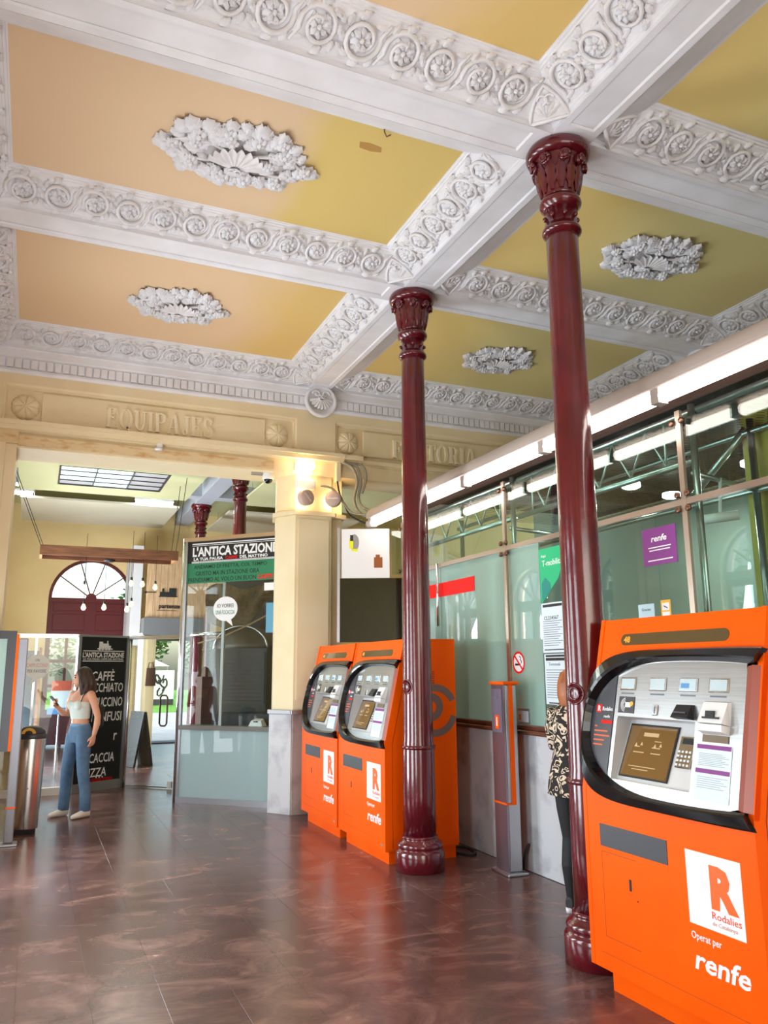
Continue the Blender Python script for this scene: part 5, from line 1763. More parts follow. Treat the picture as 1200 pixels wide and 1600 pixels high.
# plank wall with departures lettering and grey box
pw = empty('plank_wall', (-.6, 12.5, 0), label='pale plank screen with black train and lettering above the cafe door', cat='screen')
for k in range(9):
    MB().box((-.52 + k * .135, 0, 2.70), (-.52 + k * .135 + .131, .05, 3.95)).build('plank', M_palew, pw)
g = MB()
F = frame((-.12, -.004, 3.20), (1, 0, 0), (0, 0, 1))
g.box((-.14, -.06, 0), (.18, .02, .01), F).box((-.10, .02, 0), (-.06, .09, .01), F).box((.04, .02, 0), (.18, .10, .01), F).box((-.16, -.08, 0), (.2, -.06, .01), F)
g.build('train_silhouette', M_blackm, pw)
text('lettering', 'partenze', M_blackm, pw, frame((-.06, -.002, 2.915), (1, 0, 0), (0, 0, 1)), wd=.42, ht=.10, bold=.02, ext=.008)
g = MB()
g.box((-.40, 0, 0), (-.22, .014, .008), F).add([(-.47, .007, 0), (-.40, -.02, 0), (-.40, .034, 0)], [(0, 1, 2)], F).box((-.19, -.36, 0), (.2, -.352, .008), F)
g.build('arrow', M_blackm, pw)
MB().box((-.55, -.05, 2.36), (.75, .45, 2.70)).build('grey_casing', mat('grey_casing', srgb(104, 106, 108), .6), pw)
MB().box((-.58, .06, 0), (-.52, .5, 2.4)).build('pale_return', mat('white_return', srgb(214, 212, 210), .5), pw)
MB().box((-1.24, 14.2, 2.2), (-1.02, YF - .01, 4.4)).build('wall_stub', mat('pale_wall_stub', srgb(214, 214, 218), .6), kind='structure', label='pale wall stub right of the arched doorway')
MB().box((-.95, 13.3, .02), (-.78, YF - .05, 2.36)).build('wall_panel', mat('cream_wall_panel', srgb(214, 190, 148), .6), kind='structure', label='cream wall panel left of the open doorway')
hb_ = empty('hung_handbag', (-.865, 13.245, 1.35), label='brown handbag hanging on the wall by the open doorway', cat='bag')
MB().rings([[(-.10, -.05, 0), (.10, -.05, 0), (.10, .05, 0), (-.10, .05, 0)], [(-.085, -.045, .36), (.085, -.045, .36), (.085, .045, .36), (-.085, .045, .36)]], True).build('body', mat('brown_leather', srgb(92, 58, 50), .5), hb_)
MB().tube([(-.06, 0, .36), (-.04, 0, .47), (.04, 0, .47), (.06, 0, .36)], .01, 6).build('handle', mat('brown_leather', srgb(92, 58, 50), .5), hb_)

# glass screen and door
ZT = 2.17
gs = empty('glass_screen', (0, 0, 0), label='low glass screen with steel top rail beside the cafe menu', cat='partition')
def run(p0, p1, nm, parent, m, z0, z1, th=.012, inset=.0):
    p0 = Vector((*p0, 0)); p1 = Vector((*p1, 0))
    u = (p1 - p0).normalized()
    F = frame(p0, u, (0, 0, 1))
    return MB().box((inset, z0, -th / 2), ((p1 - p0).length - inset, z1, th / 2), F).build(nm, m, parent)
run((-3.75, 8.15), (-2.50, 8.19), 'pane', gs, G_clear, .10, ZT - .04)
run((-3.75, 8.15), (-2.50, 8.19), 'bottom_rail', gs, M_whitep, 0.0, .10, .05)
run((-3.75, 8.15), (-2.50, 8.19), 'top_rail', gs, M_steel2, ZT - .05, ZT, .04)
run((-3.10, 8.165), (-3.07, 8.165), 'post', gs, M_steel2, 0, ZT, .03)
bu = empty('speech_bubble_sign', label='white speech bubble sticker on the low glass screen', cat='sign')
bu.matrix_world = frame((-3.055, 8.14, 1.72), (1, 0, 0), (0, 0, 1))
def bubble(o, a, b_, tail):
    MB().rings([[(a * math.cos(2 * PI * k / 36), b_ * math.sin(2 * PI * k / 36), z) for k in range(36)] for z in (0, .003)], True).build('bubble', M_white, o)
    MB().rings([[(tail[0] - .05, -b_ * .8, z), (tail[0] + .06, -b_ * .85, z), (tail[1], -b_ - tail[2], z)] for z in (0, .0032)], True).build('tail', M_white, o)
bubble(bu, .165, .17, (.0, -.08, .08))
text('print', 'UN', M_txt, bu, Matrix.Translation((0, .09, .0035)), wd=.05, ht=.035)
text('print', 'CAPPUCCINO', mat('pink_print', srgb(226, 150, 160), .5), bu, Matrix.Translation((0, .02, .0035)), wd=.27, ht=.05)
text('print', 'PER FAVORE', M_txt, bu, Matrix.Translation((0, -.06, .0035)), wd=.24, ht=.045)

mn = empty('menu_board', label='tall black cafe menu board with chalk style lettering behind the woman', cat='menu board')
mn.matrix_world = frame((-2.50, 8.19, 0), Vector((.66, .40, 0)), (0, 0, 1))
MW = .775
MB().box((0, .12, -.02), (MW, ZT - .02, 0)).build('board', mat('menu_black', (.010, .011, .013), .4), mn)
fr_ = MB()
fr_.box((-.05, 0, -.03), (0, ZT, .02)).box((MW, 0, -.03), (MW + .05, ZT, .02)).box((0, 0, -.03), (MW, .12, .02)).box((0, ZT - .03, -.03), (MW, ZT, .02))
fr_.build('frame', M_alu, mn)
MT = lambda u, v: Matrix.Translation((u, v, .0005))
g = MB()
g.box((.30, 1.985, 0), (.50, 2.02, .002)).box((.30, 2.02, 0), (.36, 2.075, .002)).box((.36, 2.02, 0), (.46, 2.05, .002)).box((.43, 2.05, 0), (.45, 2.09, .002)).box((.27, 1.965, 0), (.53, 1.98, .002))
for u in (.31, .36, .42, .47):
    g.lathe([(.022, 0), (.022, .002)], 12, Matrix.Translation((u, 1.975, 0)))
g.build('train_emblem', M_white, mn)
text('print', "L'ANTICA STAZIONE", M_white, mn, MT(MW / 2, 1.885), wd=.70, ht=.075, bold=.03)
text('print', 'LA TUA PAUSA CAFFE DEL MATTINO', M_white, mn, MT(MW / 2, 1.825), wd=.68, ht=.025, bold=.02)
MB().box((.04, 1.935, 0), (MW - .04, 1.947, .002)).box((.04, 1.79, 0), (MW - .04, 1.802, .002)).build('rule', M_white, mn)
for s_, v, wd, u, ht in (('CAFFÈ', 1.60, .38, .40, .17), ('MACCHIATO', 1.42, .66, .42, .13), ('CAPPUCCINO', 1.215, .66, .42, .135), ('ED INFUSI', 1.01, .60, .45, .135), ('r', .72, .06, .66, .10), ('FOCACCIA', .44, .56, .38, .13), ('PIZZA', .245, .36, .36, .12)):
    text('print', s_, M_white, mn, MT(u, v), wd=wd, ht=ht, bold=.012, shear=.08)
for k in range(3):
    MB().lathe([(.011, 0), (.011, .002)], 10, MT(.38 + k * .05, .175)).build('dot', M_white, mn)
for s_, v in (('"NON C\'E UN TRENO', .148), ('PIU BELLO"', .128)):
    text('print', s_, M_red, mn, MT(.40, v), wd=.5, ht=.03, bold=.02)

gd = empty('glass_door', label='clear glass cafe door with a dark loop handle', cat='door')
u = Vector((-1.2, 8.05, 0)) - Vector((-1.82, 8.60, 0))
gd.matrix_world = frame((-1.755, 8.56, 0), u, (0, 0, 1))
DW = .78
MB().box((0, .03, -.005), (DW, ZT - .06, .005)).build('pane', G_clear, gd)
MB().box((0, 0.01, -.015), (DW, .03, .015)).build('bottom_rail', M_steel2, gd)
MB().cbox((DW - .07, .01, -.02), (DW, .10, .02), .004).build('floor_hinge', M_whitep, gd)
MB().tube([(.56, .90, .05), (.56, 1.27, .05), (.585, 1.30, .05), (.655, 1.30, .05), (.68, 1.27, .05), (.68, .90, .05), (.655, .87, .05), (.585, .87, .05), (.56, .90, .05)], .013, 8).build('loop_handle', mat('bronze_handle', srgb(110, 88, 78), .3, metal=.6), gd, True)
MB().box((-.05, ZT - .055, -.03), (DW + .1, ZT, .03)).build('head_rail', M_steel2, gd)
MB().tube([(-.03, 0, 0), (-.03, ZT, 0)], .025, 10).build('door_post', M_steel2, gd, True)

# ================================================================ KIOSK WITH CAFE SIGN
kk = empty('glass_kiosk', label='glazed cafe kiosk beside the pier with frosted lower panel', cat='kiosk')
K0 = Vector((-1.30, 6.85, 0))
ku = Vector((1, -1, 0)).normalized()
KL = 1.40
kk.matrix_world = frame(K0, ku, (0, 0, 1))
MB().tube([(-.02, 0, 0), (-.02, 3.42, 0)], .030, 12).build('corner_post', M_steel2, kk, True)
MB().box((.0, .0, -.02), (.035, 3.40, .02)).build('mullion', M_alu, kk)
MB().box((.59, .94, -.04), (.63, 2.80, -.015)).build('mullion', M_alu, kk)
MB().box((-.02, 3.37, -.03), (KL, 3.42, .03)).build('top_rail', mat('tan_rail', srgb(176, 146, 108), .5), kk)
MB().box((0, 0, -.02), (KL, .07, .025)).build('bottom_rail', M_alu, kk)
MB().box((.035, .07, -.006), (KL, .90, .006)).build('frosted_panel', G_kfrost, kk)
MB().box((0, .90, -.18), (KL, .955, .03)).build('sill', mat('kiosk_sill', srgb(112, 110, 104), .4), kk)
MB().box((.035, .955, -.005), (KL, 2.80, .005)).build('pane', G_clear, kk)
MB().box((.035, 3.07, -.006), (KL, 3.365, .006)).build('black_sign', mat('sign_black', (.012, .012, .016), .4), kk)
MB().box((.035, 2.80, -.006), (KL, 3.07, .006)).build('green_sign', M_green, kk)
KT = lambda uu, vv: Matrix.Translation((uu, vv, .0065))
text('print', "L'ANTICA STAZIONE", M_white, kk, KT(.76, 3.225), wd=1.30, ht=.135, bold=.035)
text('print', 'LA TUA PAUSA', M_white, kk, KT(.36, 3.125), wd=.46, ht=.042, bold=.03)
text('print', 'CAFFE', M_red, kk, KT(.72, 3.125), wd=.18, ht=.042, bold=.03)
text('print', 'DEL MATTINO', M_white, kk, KT(1.06, 3.125), wd=.42, ht=.042, bold=.03)
MB().box((.10, 3.325, .006), (KL, 3.34, .008)).box((.10, 3.306, .006), (KL, 3.312, .008)).box((.10, 3.086, .006), (KL, 3.094, .008)).box((.10, 3.072, .006), (KL, 3.079, .008)).build('rule', M_white, kk)
Mdg = mat('dark_green_print', srgb(8, 44, 28), .6)
for s_, v, uu, wd in (('ANDIAMO DI FRETTA, COL TEMPO', 3.015, .70, 1.12), ('GIUSTO MA IN STAZIONE ORA', 2.93, .66, .98), ('PRENDIAMO AL VOLO UN BUON', 2.845, .58, 1.05)):
    text('print', s_, Mdg, kk, KT(uu, v), wd=wd, ht=.058, bold=.006)
text('print', 'CAFFE', M_red, kk, KT(1.24, 2.845), wd=.22, ht=.062, bold=.03)
bu2 = empty('speech_bubble_sign', label='white speech bubble sticker on the kiosk glass', cat='sign')
bu2.matrix_world = frame(K0 + ku * .655 + Vector((-.006, -.006, 2.445)), ku, (0, 0, 1))
bubble(bu2, .185, .16, (.03, .12, .07))
text('print', 'IO VORREI', M_blackm, bu2, Matrix.Translation((0, .04, .0035)), wd=.25, ht=.05)
text('print', 'UNA FOCACCIA', mat('green_ink', srgb(70, 140, 110), .5), bu2, Matrix.Translation((0, -.045, .0035)), wd=.29, ht=.055)
# inside the kiosk
kn = Vector((.7071, .7071, 0))
def KP(uu, dd, z):
    q = K0 + ku * uu + kn * dd
    return Vector((q.x, q.y, z))
KF = frame(K0, ku, (0, 0, 1))      # local n points to the viewer; depth is -n
MB().box((-.20, 0, -1.30), (.75, 3.35, -1.24), KF).build('kiosk_backdrop', M_kiosk, kind='structure', label='dark back wall inside the kiosk')
ov = empty('bread_oven', label='beige arched oven behind the kiosk glass', cat='oven')
ov.matrix_world = KF @ Matrix.Translation((.46, 0, -.95))
MB().rings([[(.42 * math.cos(a), 1.95 + .30 * math.sin(a), z) for a in [PI * k / 16 for k in range(17)]] for z in (-.2, .25)], True).build('hood', M_oven, ov, True)
MB().box((-.42, .95, -.2), (.42, 1.95, .25)).build('body', mat('oven_shutter', srgb(46, 45, 43), .5), ov)
for k in range(14):
    MB().box((-.40, 1.2 + k * .05, .25), (.40, 1.2 + k * .05 + .042, .262)).build('slat', mat('oven_shutter_slat', srgb(54, 52, 49), .4), ov)
MB().tube([(-.42, 1.95, .26)] + [(-.43 * math.cos(a), 1.95 + .31 * math.sin(a), .26) for a in [PI * k / 16 for k in range(17)]], .012, 6).build('hood_rim', M_steel2, ov, True)
MB().box((.35, .30, -.60), (1.25, 1.10, -.22), KF).build('kiosk_counter', mat('counter_dark', srgb(42, 44, 48), .4), cat='counter', label='dark counter inside the kiosk')
cr = empty('payment_terminal', label='white payment terminal on the kiosk counter', cat='terminal')
cr.matrix_world = KF @ Matrix.Translation((1.12, .955, -.09))
MB().rings([[(-.10, 0, -.06), (.10, 0, -.06), (.10, 0, .06), (-.10, 0, .06)], [(-.06, .09, -.05), (.06, .09, -.05), (.07, .07, .04), (-.07, .07, .04)]], True).build('case', M_white, cr)
MB().box((-.03, .05, .045), (.03, .065, .055)).build('display', M_blackm, cr)
sk_ = empty('coffee_sack', label='burlap coffee sack draped under the kiosk top', cat='sack')
sk_.matrix_world = KF @ Matrix.Translation((.50, 2.60, -.70))
b = MB()
vs_, fs = [], []
for i in range(15):
    for j in range(9):
        u_, v_ = i / 14, j / 8
        vs_.append((-.62 + 1.25 * u_, .22 - .62 * v_ * (.35 + .65 * math.sin(PI * min(1, .25 + u_ * .9))) + .05 * math.sin(u_ * 9), .12 * math.sin(PI * u_) * math.sin(PI * v_) + .035 * math.sin(u_ * 14 + v_ * 5)))
for i in range(14):
    for j in range(8):
        fs.append((i * 9 + j, i * 9 + j + 1, i * 9 + j + 10, i * 9 + j + 9))
b.add(vs_, fs)
so = b.build('cloth', M_sack, sk_, True)
text('print', '69', M_blackm, sk_, Matrix.Translation((.25, .08, .14)), wd=.13, ht=.10)
g = MB()
g.rings([[(.44 + r_ * math.cos(2 * PI * k / 24), -.09 + r_ * math.sin(2 * PI * k / 24), z) for k in range(24)] for r_, z in ((.12, .14), (.12, .145), (.135, .145), (.135, .14))], False)
g.lathe([(.06, .14), (.06, .145)], 16, Matrix.Translation((.44, -.09, 0)))
g.build('stamp', mat('stamp_ink', srgb(62, 52, 40), .8), sk_)
rp = MB()
rp.tube([(0, 2.02, -.35), (.4, 2.10, -.35), (.8, 2.25, -.35), (1.2, 2.42, -.35)], .012, 6, KF)
rp.build('rope', mat('rope_tan', srgb(150, 122, 84), .8), cat='rope', label='tan rope slung behind the kiosk glass', smooth=True)
for k, (uu, v0, v1, m_, lab) in enumerate(((1.30, 2.66, 2.76, M_white, 'small white tag at the kiosk edge beside the green sign'), (1.335, 2.12, 2.50, mat('blue_notice_print', srgb(96, 160, 190), .5), 'blue and dark notice at the kiosk edge below the sign'))):
    MB().box((uu - .07, v0, .006), (uu + .07, v1, .009), KF).build('kiosk_notice', m_, cat='notice', label=lab)
rl = MB()
rl.tube([(-.50, 2.17, -.9), (.05, 2.17, -.9)], .03, 8, KF)
rl.build('steel_rail', M_steel2, cat='rail', label='steel rail seen through the kiosk glass', smooth=True)
wd_ = empty('wooden_crate', (-.15, 9.6, 0), label='dark wooden furniture behind the kiosk glass', cat='crate')
MB().box((-.35, 0, 0), (.2, .5, 1.55)).build('carcass', mat('dark_furniture', srgb(72, 46, 36), .5), wd_)
MB().cbox((-.25, -.02, 2.45), (.3, .3, 2.85), .01).build('lit_box', mat('lit_orange_wood', srgb(196, 120, 56), .5), wd_)
MB().box((-.3, .0, 1.55), (-.25, .3, 2.6)).box((.15, .0, 1.55), (.2, .3, 2.6)).build('uprights', mat('dark_furniture', srgb(72, 46, 36), .5), wd_)
ea = empty('sandwich_board', (-1.30, 11.2, 0), R(20), label='folding black sandwich board inside the glass door', cat='sign board')
for s_ in (-1, 1):
    MB().box((-.02, -.25, 0), (.02, .25, .95), Matrix.Translation((s_ * .17, 0, 0)) @ Matrix.Rotation(R(-s_ * 10), 4, 'Y')).build('panel', M_blackm, ea)
pst = empty('window_poster', (-2.72, 8.6, 0), label='small red and white poster stand behind the low glass screen', cat='poster')
MB().box((-.12, 0, 1.12), (.16, .012, 1.52)).build('sheet', M_paper, pst)
MB().box((-.12, -.002, 1.38), (.16, 0, 1.52)).build('red_field', mat('poster_red', srgb(196, 92, 70), .5), pst)
MB().box((-.16, -.003, 1.05), (.18, .002, 1.14)).build('blue_field', mat('poster_blue', srgb(90, 140, 190), .5), pst)
MB().tube([(0, .01, 0), (0, .01, 1.12)], .012, 6).build('stand', M_alu, pst)
MB().lathe([(.12, 0), (.12, .015)], 14).build('stand_foot', M_alu, pst)

cb_ = empty('chalkboard', (-3.30, 8.75, 0), label='dark chalkboard on legs behind the low glass screen', cat='board')
MB().box((-.36, 0, .75), (.30, .03, 1.95)).build('slate', mat('slate', srgb(34, 42, 48), .5), cb_)
for x in (-.34, .28):
    MB().box((x - .02, -.02, 0), (x + .02, .05, 2.0)).build('leg', M_plank, cb_)
# ================================================================ OUTSIDE
MB().box((-14, 15.9, -.25), (14, 31.0, -.06)).build('path_outside', M_pave, kind='structure', label='pale paving outside the open doorway')
MB().box((-14, 31.0, -.25), (14, 70, -.04)).build('lawn', M_lawn, kind='structure', label='bright green lawn beyond the paving')
MB().box((-30, -12, -.3), (-4.1, 60, -.2)).build('street_outside', M_pave, kind='structure', label='pale paving along the left side of the station')
MB().box((-30, -30, -.3), (14, -7.75, -.2)).build('forecourt', M_pave, kind='structure', label='pale forecourt behind the viewpoint')
gw = empty('graffiti_wall', (2.4, 38, -.04), label='low white wall with dark scrawls on the lawn', cat='wall')
MB().box((-1.6, 0, 0), (1.1, .25, 1.72)).build('wall_body', M_white, gw)
MB().box((-1.6, -.02, 0), (1.1, 0, .3)).build('plinth', M_dgrey, gw)
g = MB()
rn = random.Random(5)
for k in range(9):
    x, z = rn.uniform(-1.2, .7), rn.uniform(.6, 1.35)
    g.tube([(x + .25 * math.cos(q * .7 + k) * (q + 3) / 10, -.02, z + .22 * math.sin(q * .9)) for q in range(9)], .04, 5)
g.build('scrawl', M_blackm, gw)
vn = empty('white_tent', (2.0, 42, 0), label='pale tent roof behind the low white wall', cat='tent')
MB().rings([[(-1.6, -1.6, 1.9), (1.6, -1.6, 1.9), (1.6, 1.6, 1.9), (-1.6, 1.6, 1.9)], [(-.1, -.1, 2.7), (.1, -.1, 2.7), (.1, .1, 2.7), (-.1, .1, 2.7)]], True).build('roof', M_white, vn)
for sx in (-1, 1):
    for sy in (-1, 1):
        MB().tube([(sx * 1.5, sy * 1.5, -.04), (sx * 1.5, sy * 1.5, 1.9)], .04, 6).build('leg', M_alu, vn)
def tree(loc, h, r_, label, seed, nleaf=900):
    rn = random.Random(seed)
    o = empty('tree', loc, label=label, cat='tree', group='trees outside the station')
    MB().tube([(0, 0, -.1), (.05, 0, h * .3), (0, .05, h * .6)], [.16, .12, .07], 8).build('trunk', mat('bark', srgb(92, 76, 60), .8), o, True)
    b = MB()
    for _ in range(nleaf):
        while True:
            q = Vector((rn.uniform(-1, 1), rn.uniform(-1, 1), rn.uniform(-1, 1)))
            if .25 < q.length < 1:
                break
        p = Vector((q.x * r_, q.y * r_, h * .62 + q.z * h * .40))
        a, c = rn.uniform(0, 6.28), rn.uniform(-1, 1)
        s_ = rn.uniform(.10, .2) * (r_ / 2)
        d1 = Vector((math.cos(a), math.sin(a), c * .6)) * s_
        d2 = Vector((-math.sin(a), math.cos(a), rn.uniform(-1, 1))) * s_ * .6
        b.add([p - d1, p + d2, p + d1, p - d2], [(0, 1, 2, 3)])
    b.build('foliage', M_leafg, o, kind='stuff')
    return o
for k, (x, y, h, r_) in enumerate(((-2.4, 50, 6.0, 2.4), (2.9, 50, 7.0, 2.4), (8.2, 50, 7.2, 2.6), (-8.2, 50, 5.6, 2.4), (5.1, 37, 4.6, 1.5))):
    tree((x, y, -.04), h, r_, ('tree behind the tent left of the lawn', 'tall tree in the middle behind the lawn', 'tree right of the lawn seen through the kiosk', 'tree far left beyond the arched doorway', 'slim bright tree on the lawn seen through the kiosk')[k], 20 + k, 1500 if k == 1 else 1000)
for k, (y, h) in enumerate(((1.5, 6), (6.0, 6.5), (10.5, 6.2), (-3.0, 6.4))):
    tree((-10.5, y + 1.2, -.2), h, 2.0, ('street tree facing the door nearest the end wall', 'street tree facing the first cafe door', 'street tree facing the last cafe door', 'street tree facing the door nearest the back wall')[k], 40 + k, 800)
MB().box((-16, -12, -.2), (-15, 40, 7.5)).build('facade_outside', M_white, kind='structure', label='pale facade across the street on the left')

# ================================================================ PEOPLE
def loft(b, secs, n=16, caps=True):
    """secs: (centre, rx, ry, axis_x, axis_y) elliptic rings"""
    rings = []
    for c, rx, ry, ax, ay in secs:
        c, ax, ay = Vector(c), Vector(ax), Vector(ay)
        rings.append([c + ax * (rx * math.cos(2 * PI * k / n)) + ay * (ry * math.sin(2 * PI * k / n)) for k in range(n)])
    b.rings(rings, caps)
def zl(b, secs, n=18, caps=True):
    """horizontal sections: (x, y, z, rx, ry)"""
    loft(b, [((x, y, z), rx, ry, (1, 0, 0), (0, 1, 0)) for x, y, z, rx, ry in secs], n, caps)
def remesh(b, name, m, voxel=.007, smooth=6):
    me = b.mesh(name, m, True)
    o = bpy.data.objects.new(name, me)
    COL.objects.link(o)
    r_ = o.modifiers.new('r', 'REMESH')
    r_.mode = 'VOXEL'
    r_.voxel_size = voxel
    r_.use_smooth_shade = True
    s_ = o.modifiers.new('s', 'SMOOTH')
    s_.factor = .5
    s_.iterations = smooth
    out = bake(o)
    out.name = name
    if not out.materials:
        out.materials.append(m)
    out.polygons.foreach_set('use_smooth', [True] * len(out.polygons))
    return out

def hand(b, wrist, d, palm_n, thumb, curl=.4, sc=1.0):
    """palm plus five fingers: d pointing direction, palm_n palm side, thumb side"""
    w_, d, pn, th = Vector(wrist), Vector(d).normalized(), Vector(palm_n).normalized(), Vector(thumb).normalized()
    L = .085 * sc
    loft(b, [(w_, .022, .018, th, pn), (w_ + d * L * .4, .036 * sc, .015, th, pn), (w_ + d * L, .040 * sc, .013, th, pn)], 12)
    for k, ln in enumerate((.062, .070, .066, .052)):
        s0 = w_ + d * L * .95 + th * (.030 - k * .020) * sc
        p = [s0]
        dd = d.copy()
        for j in range(3):
            a = curl * (j + .6)
            dd = (d * math.cos(a) + pn * math.sin(a)).normalized()
            p.append(p[-1] + dd * ln * sc / 2.6)
        b.tube(p, [.0088, .0086, .0082, .0065], 8)
    s0 = w_ + d * L * .30 + th * .030 * sc
    p1 = s0 + (th * .6 + d * .7 + pn * .25).normalized() * .038 * sc
    p2 = p1 + (d * .9 + pn * .5).normalized() * .032 * sc
    b.tube([s0 - th * .01, p1, p2], [.012, .0105, .008], 8)

def limb(b, pts, rad, n=12):
    b.tube(pts, rad, n)

# ---------- woman in jeans
wm = empty('person', (-2.545, 6.31, 0), 0, label='woman in pale crop top and blue jeans looking aside with a phone', cat='person')
wm.rotation_euler = (0, 0, math.atan2(-.57, -.82))
b = MB()
torso = [(0, 0, .86, .085, .125), (-.01, 0, .92, .105, .160), (-.008, 0, .98, .098, .150), (.0, 0, 1.05, .080, .118), (.004, 0, 1.10, .078, .115), (.012, 0, 1.18, .088, .128), (.022, 0, 1.26, .102, .140), (.012, 0, 1.33, .088, .148), (-.002, 0, 1.385, .066, .150), (-.008, 0, 1.42, .05, .10), (-.008, 0, 1.45, .045, .05)]
zl(b, torso)
for s_ in (-1, 1):
    b.ball((.085, s_ * .062, 1.255), (.042, .055, .055), None, 14, 8)
    b.ball((-.005, s_ * .155, 1.375), (.052, .05, .055), None, 12, 8)
zl(b, [(-.012, 0, 1.42, .050, .050), (-.004, 0, 1.47, .044, .044), (.004, 0, 1.53, .046, .044)])
# head turned to the right of the body (further aside)
hd = MB()
hd.ball((0, 0, .0), (.094, .074, .112), None, 22, 14)
hd.ball((.042, 0, -.060), (.050, .048, .048), None, 16, 10)
hd.ball((.066, 0, -.090), (.022, .026, .020), None, 12, 8)
hd.rings([[(.082, -.010, .012), (.082, .010, .012), (.074, .010, .015), (.074, -.010, .015)], [(.112, -.016, -.034), (.112, .016, -.034), (.078, .018, -.040), (.078, -.018, -.040)]], True)
hd.ball((.083, 0, -.058), (.014, .024, .007), None, 10, 6)
hd.ball((.082, 0, -.070), (.013, .021, .007), None, 10, 6)
for s_ in (-1, 1):
    hd.ball((-.005, s_ * .074, -.012), (.020, .010, .030), None, 10, 6)
HM = Matrix.Translation((.012, 0, 1.575)) @ Matrix.Rotation(R(-32), 4, 'Z') @ Matrix.Rotation(R(2), 4, 'Y')
b.add(hd.v, hd.f, HM)
# arms: left hangs slightly back, right raised with the phone
limb(b, [(-.005, .155, 1.385), (-.03, .195, 1.28), (-.065, .225, 1.13), (-.055, .235, 1.05), (-.02, .235, .92)], [.050, .046, .037, .038, .026])
hand(b, (-.02, .235, .925), (.18, -.02, -1), (0, -1, 0), (1, 0, 0), .35)
limb(b, [(-.005, -.155, 1.385), (.0, -.20, 1.28), (.01, -.225, 1.14), (.09, -.205, 1.165), (.21, -.165, 1.245)], [.050, .046, .037, .037, .025])
hand(b, (.205, -.167, 1.242), (.75, .22, .55), (-.35, .9, .15), (0, .1, .8), .85)
# legs (under the jeans)
for s_, fx in ((1, -.03), (-1, .04)):
    limb(b, [(0, s_ * .085, .90), (.02 + fx * .3, s_ * .105, .68), (.025 + fx * .6, s_ * .120, .48), (fx, s_ * .135, .30), (fx - .005, s_ * .145, .08)], [.085, .070, .050, .048, .034])
    zl(b, [(fx + .03, s_ * .15, .02, .10, .034), (fx + .02, s_ * .15, .06, .07, .034), (fx - .005, s_ * .145, .10, .036, .034)], 14)
put('body', remesh(b, 'body', M_skin, .0065, 5), wm)
# face details
fc = MB()
for s_ in (-1, 1):
    fc.ball((.080, s_ * .032, .008), (.012, .014, .008), HM, 8, 6)
    fc.tube([HM @ Vector((.087, s_ * .016, .030)), HM @ Vector((.087, s_ * .034, .036)), HM @ Vector((.074, s_ * .052, .030))], .0035, 5)
fc.build('eyes', mat('eye_dark', srgb(44, 28, 22), .3), wm, True)
lp = MB()
lp.ball((.092, 0, -.063), (.008, .020, .007), HM, 10, 6)
lp.build('lips', mat('lip_pink', srgb(176, 92, 84), .4), wm, True)
# hair
h = MB()
h.ball((-.022, 0, .030), (.100, .088, .105), HM, 20, 12)
for k in range(26):
    a = R(58) + R(244) * k / 25
    x0, y0 = -.015 + .092 * math.cos(a), .082 * math.sin(a)
    w1 = .012 * math.sin(k * 2.1)
    ln = .20 + .02 * math.sin(k * 1.7)
    h.tube([HM @ Vector(q) for q in ((x0 * .8, y0 * .8, .07), (x0 * 1.05 - .01, y0 * 1.05, .0), (x0 * 1.18 - .018, y0 * 1.18 + w1, -.08), (x0 * 1.2 - .022, y0 * 1.15 - w1, -ln))], [.02, .024, .024, .008], 7)
put('hair', remesh(h, 'hair', M_hair, .007, 3), wm)
# crop top
t = MB()
tt = [(.002, 0, 1.10, .090, .128), (.012, 0, 1.18, .099, .139), (.024, 0, 1.255, .113, .150), (.020, 0, 1.30, .104, .150)]
zl(t, tt, 24)
for s_ in (-1, 1):
    t.ball((.086, s_ * .062, 1.258), (.050, .062, .060), None, 14, 8)
    t.tube([(.085, s_ * .085, 1.29), (.055, s_ * .095, 1.37), (.0, s_ * .10, 1.415), (-.05, s_ * .095, 1.37), (-.075, s_ * .085, 1.28)], .012, 8)
put('crop_top', remesh(t, 'crop_top', M_top, .006, 4), wm)
# jeans
j = MB()
zl(j, [(-.004, 0, .83, .095, .138), (-.012, 0, .92, .114, .166), (-.008, 0, .98, .106, .154), (0, 0, 1.045, .092, .130)], 24)
for s_, fx in ((1, -.03), (-1, .04)):
    limb(j, [(0, s_ * .085, .92), (.02 + fx * .3, s_ * .105, .70), (.028 + fx * .6, s_ * .120, .49), (fx + .004, s_ * .133, .30), (fx + .004, s_ * .145, .10), (fx + .004, s_ * .145, .07)], [.094, .080, .066, .062, .062, .062], 18)
jo = put('jeans', remesh(j, 'jeans', M_denim, .007, 4), wm)
wbn = MB()
wbn.rings([[(0 + .0945 * math.cos(a), .1325 * math.sin(a), z) for a in [2 * PI * k / 30 for k in range(30)]] for z in (1.008, 1.046)], False)
wbn.build('waistband', mat('denim_light', srgb(112, 152, 186), .8), jo, True)
sh = MB()
for s_, fx in ((1, -.03), (-1, .04)):
    q = MB()
    loft(q, [((fx - .055, s_ * .150, .045), .040, .030, (0, 0, 1), (0, 1, 0)), ((fx - .03, s_ * .150, .05), .050, .037, (0, 0, 1), (0, 1, 0)), ((fx + .03, s_ * .152, .046), .046, .040, (0, 0, 1), (0, 1, 0)), ((fx + .10, s_ * .157, .034), .034, .046, (0, 0, 1), (0, 1, 0)), ((fx + .16, s_ * .158, .028), .026, .040, (0, 0, 1), (0, 1, 0)), ((fx + .19, s_ * .157, .022), .018, .022, (0, 0, 1), (0, 1, 0))], 14)
    put('shoe', remesh(q, 'shoe', M_canvas, .006, 3), wm)
bg_ = MB()
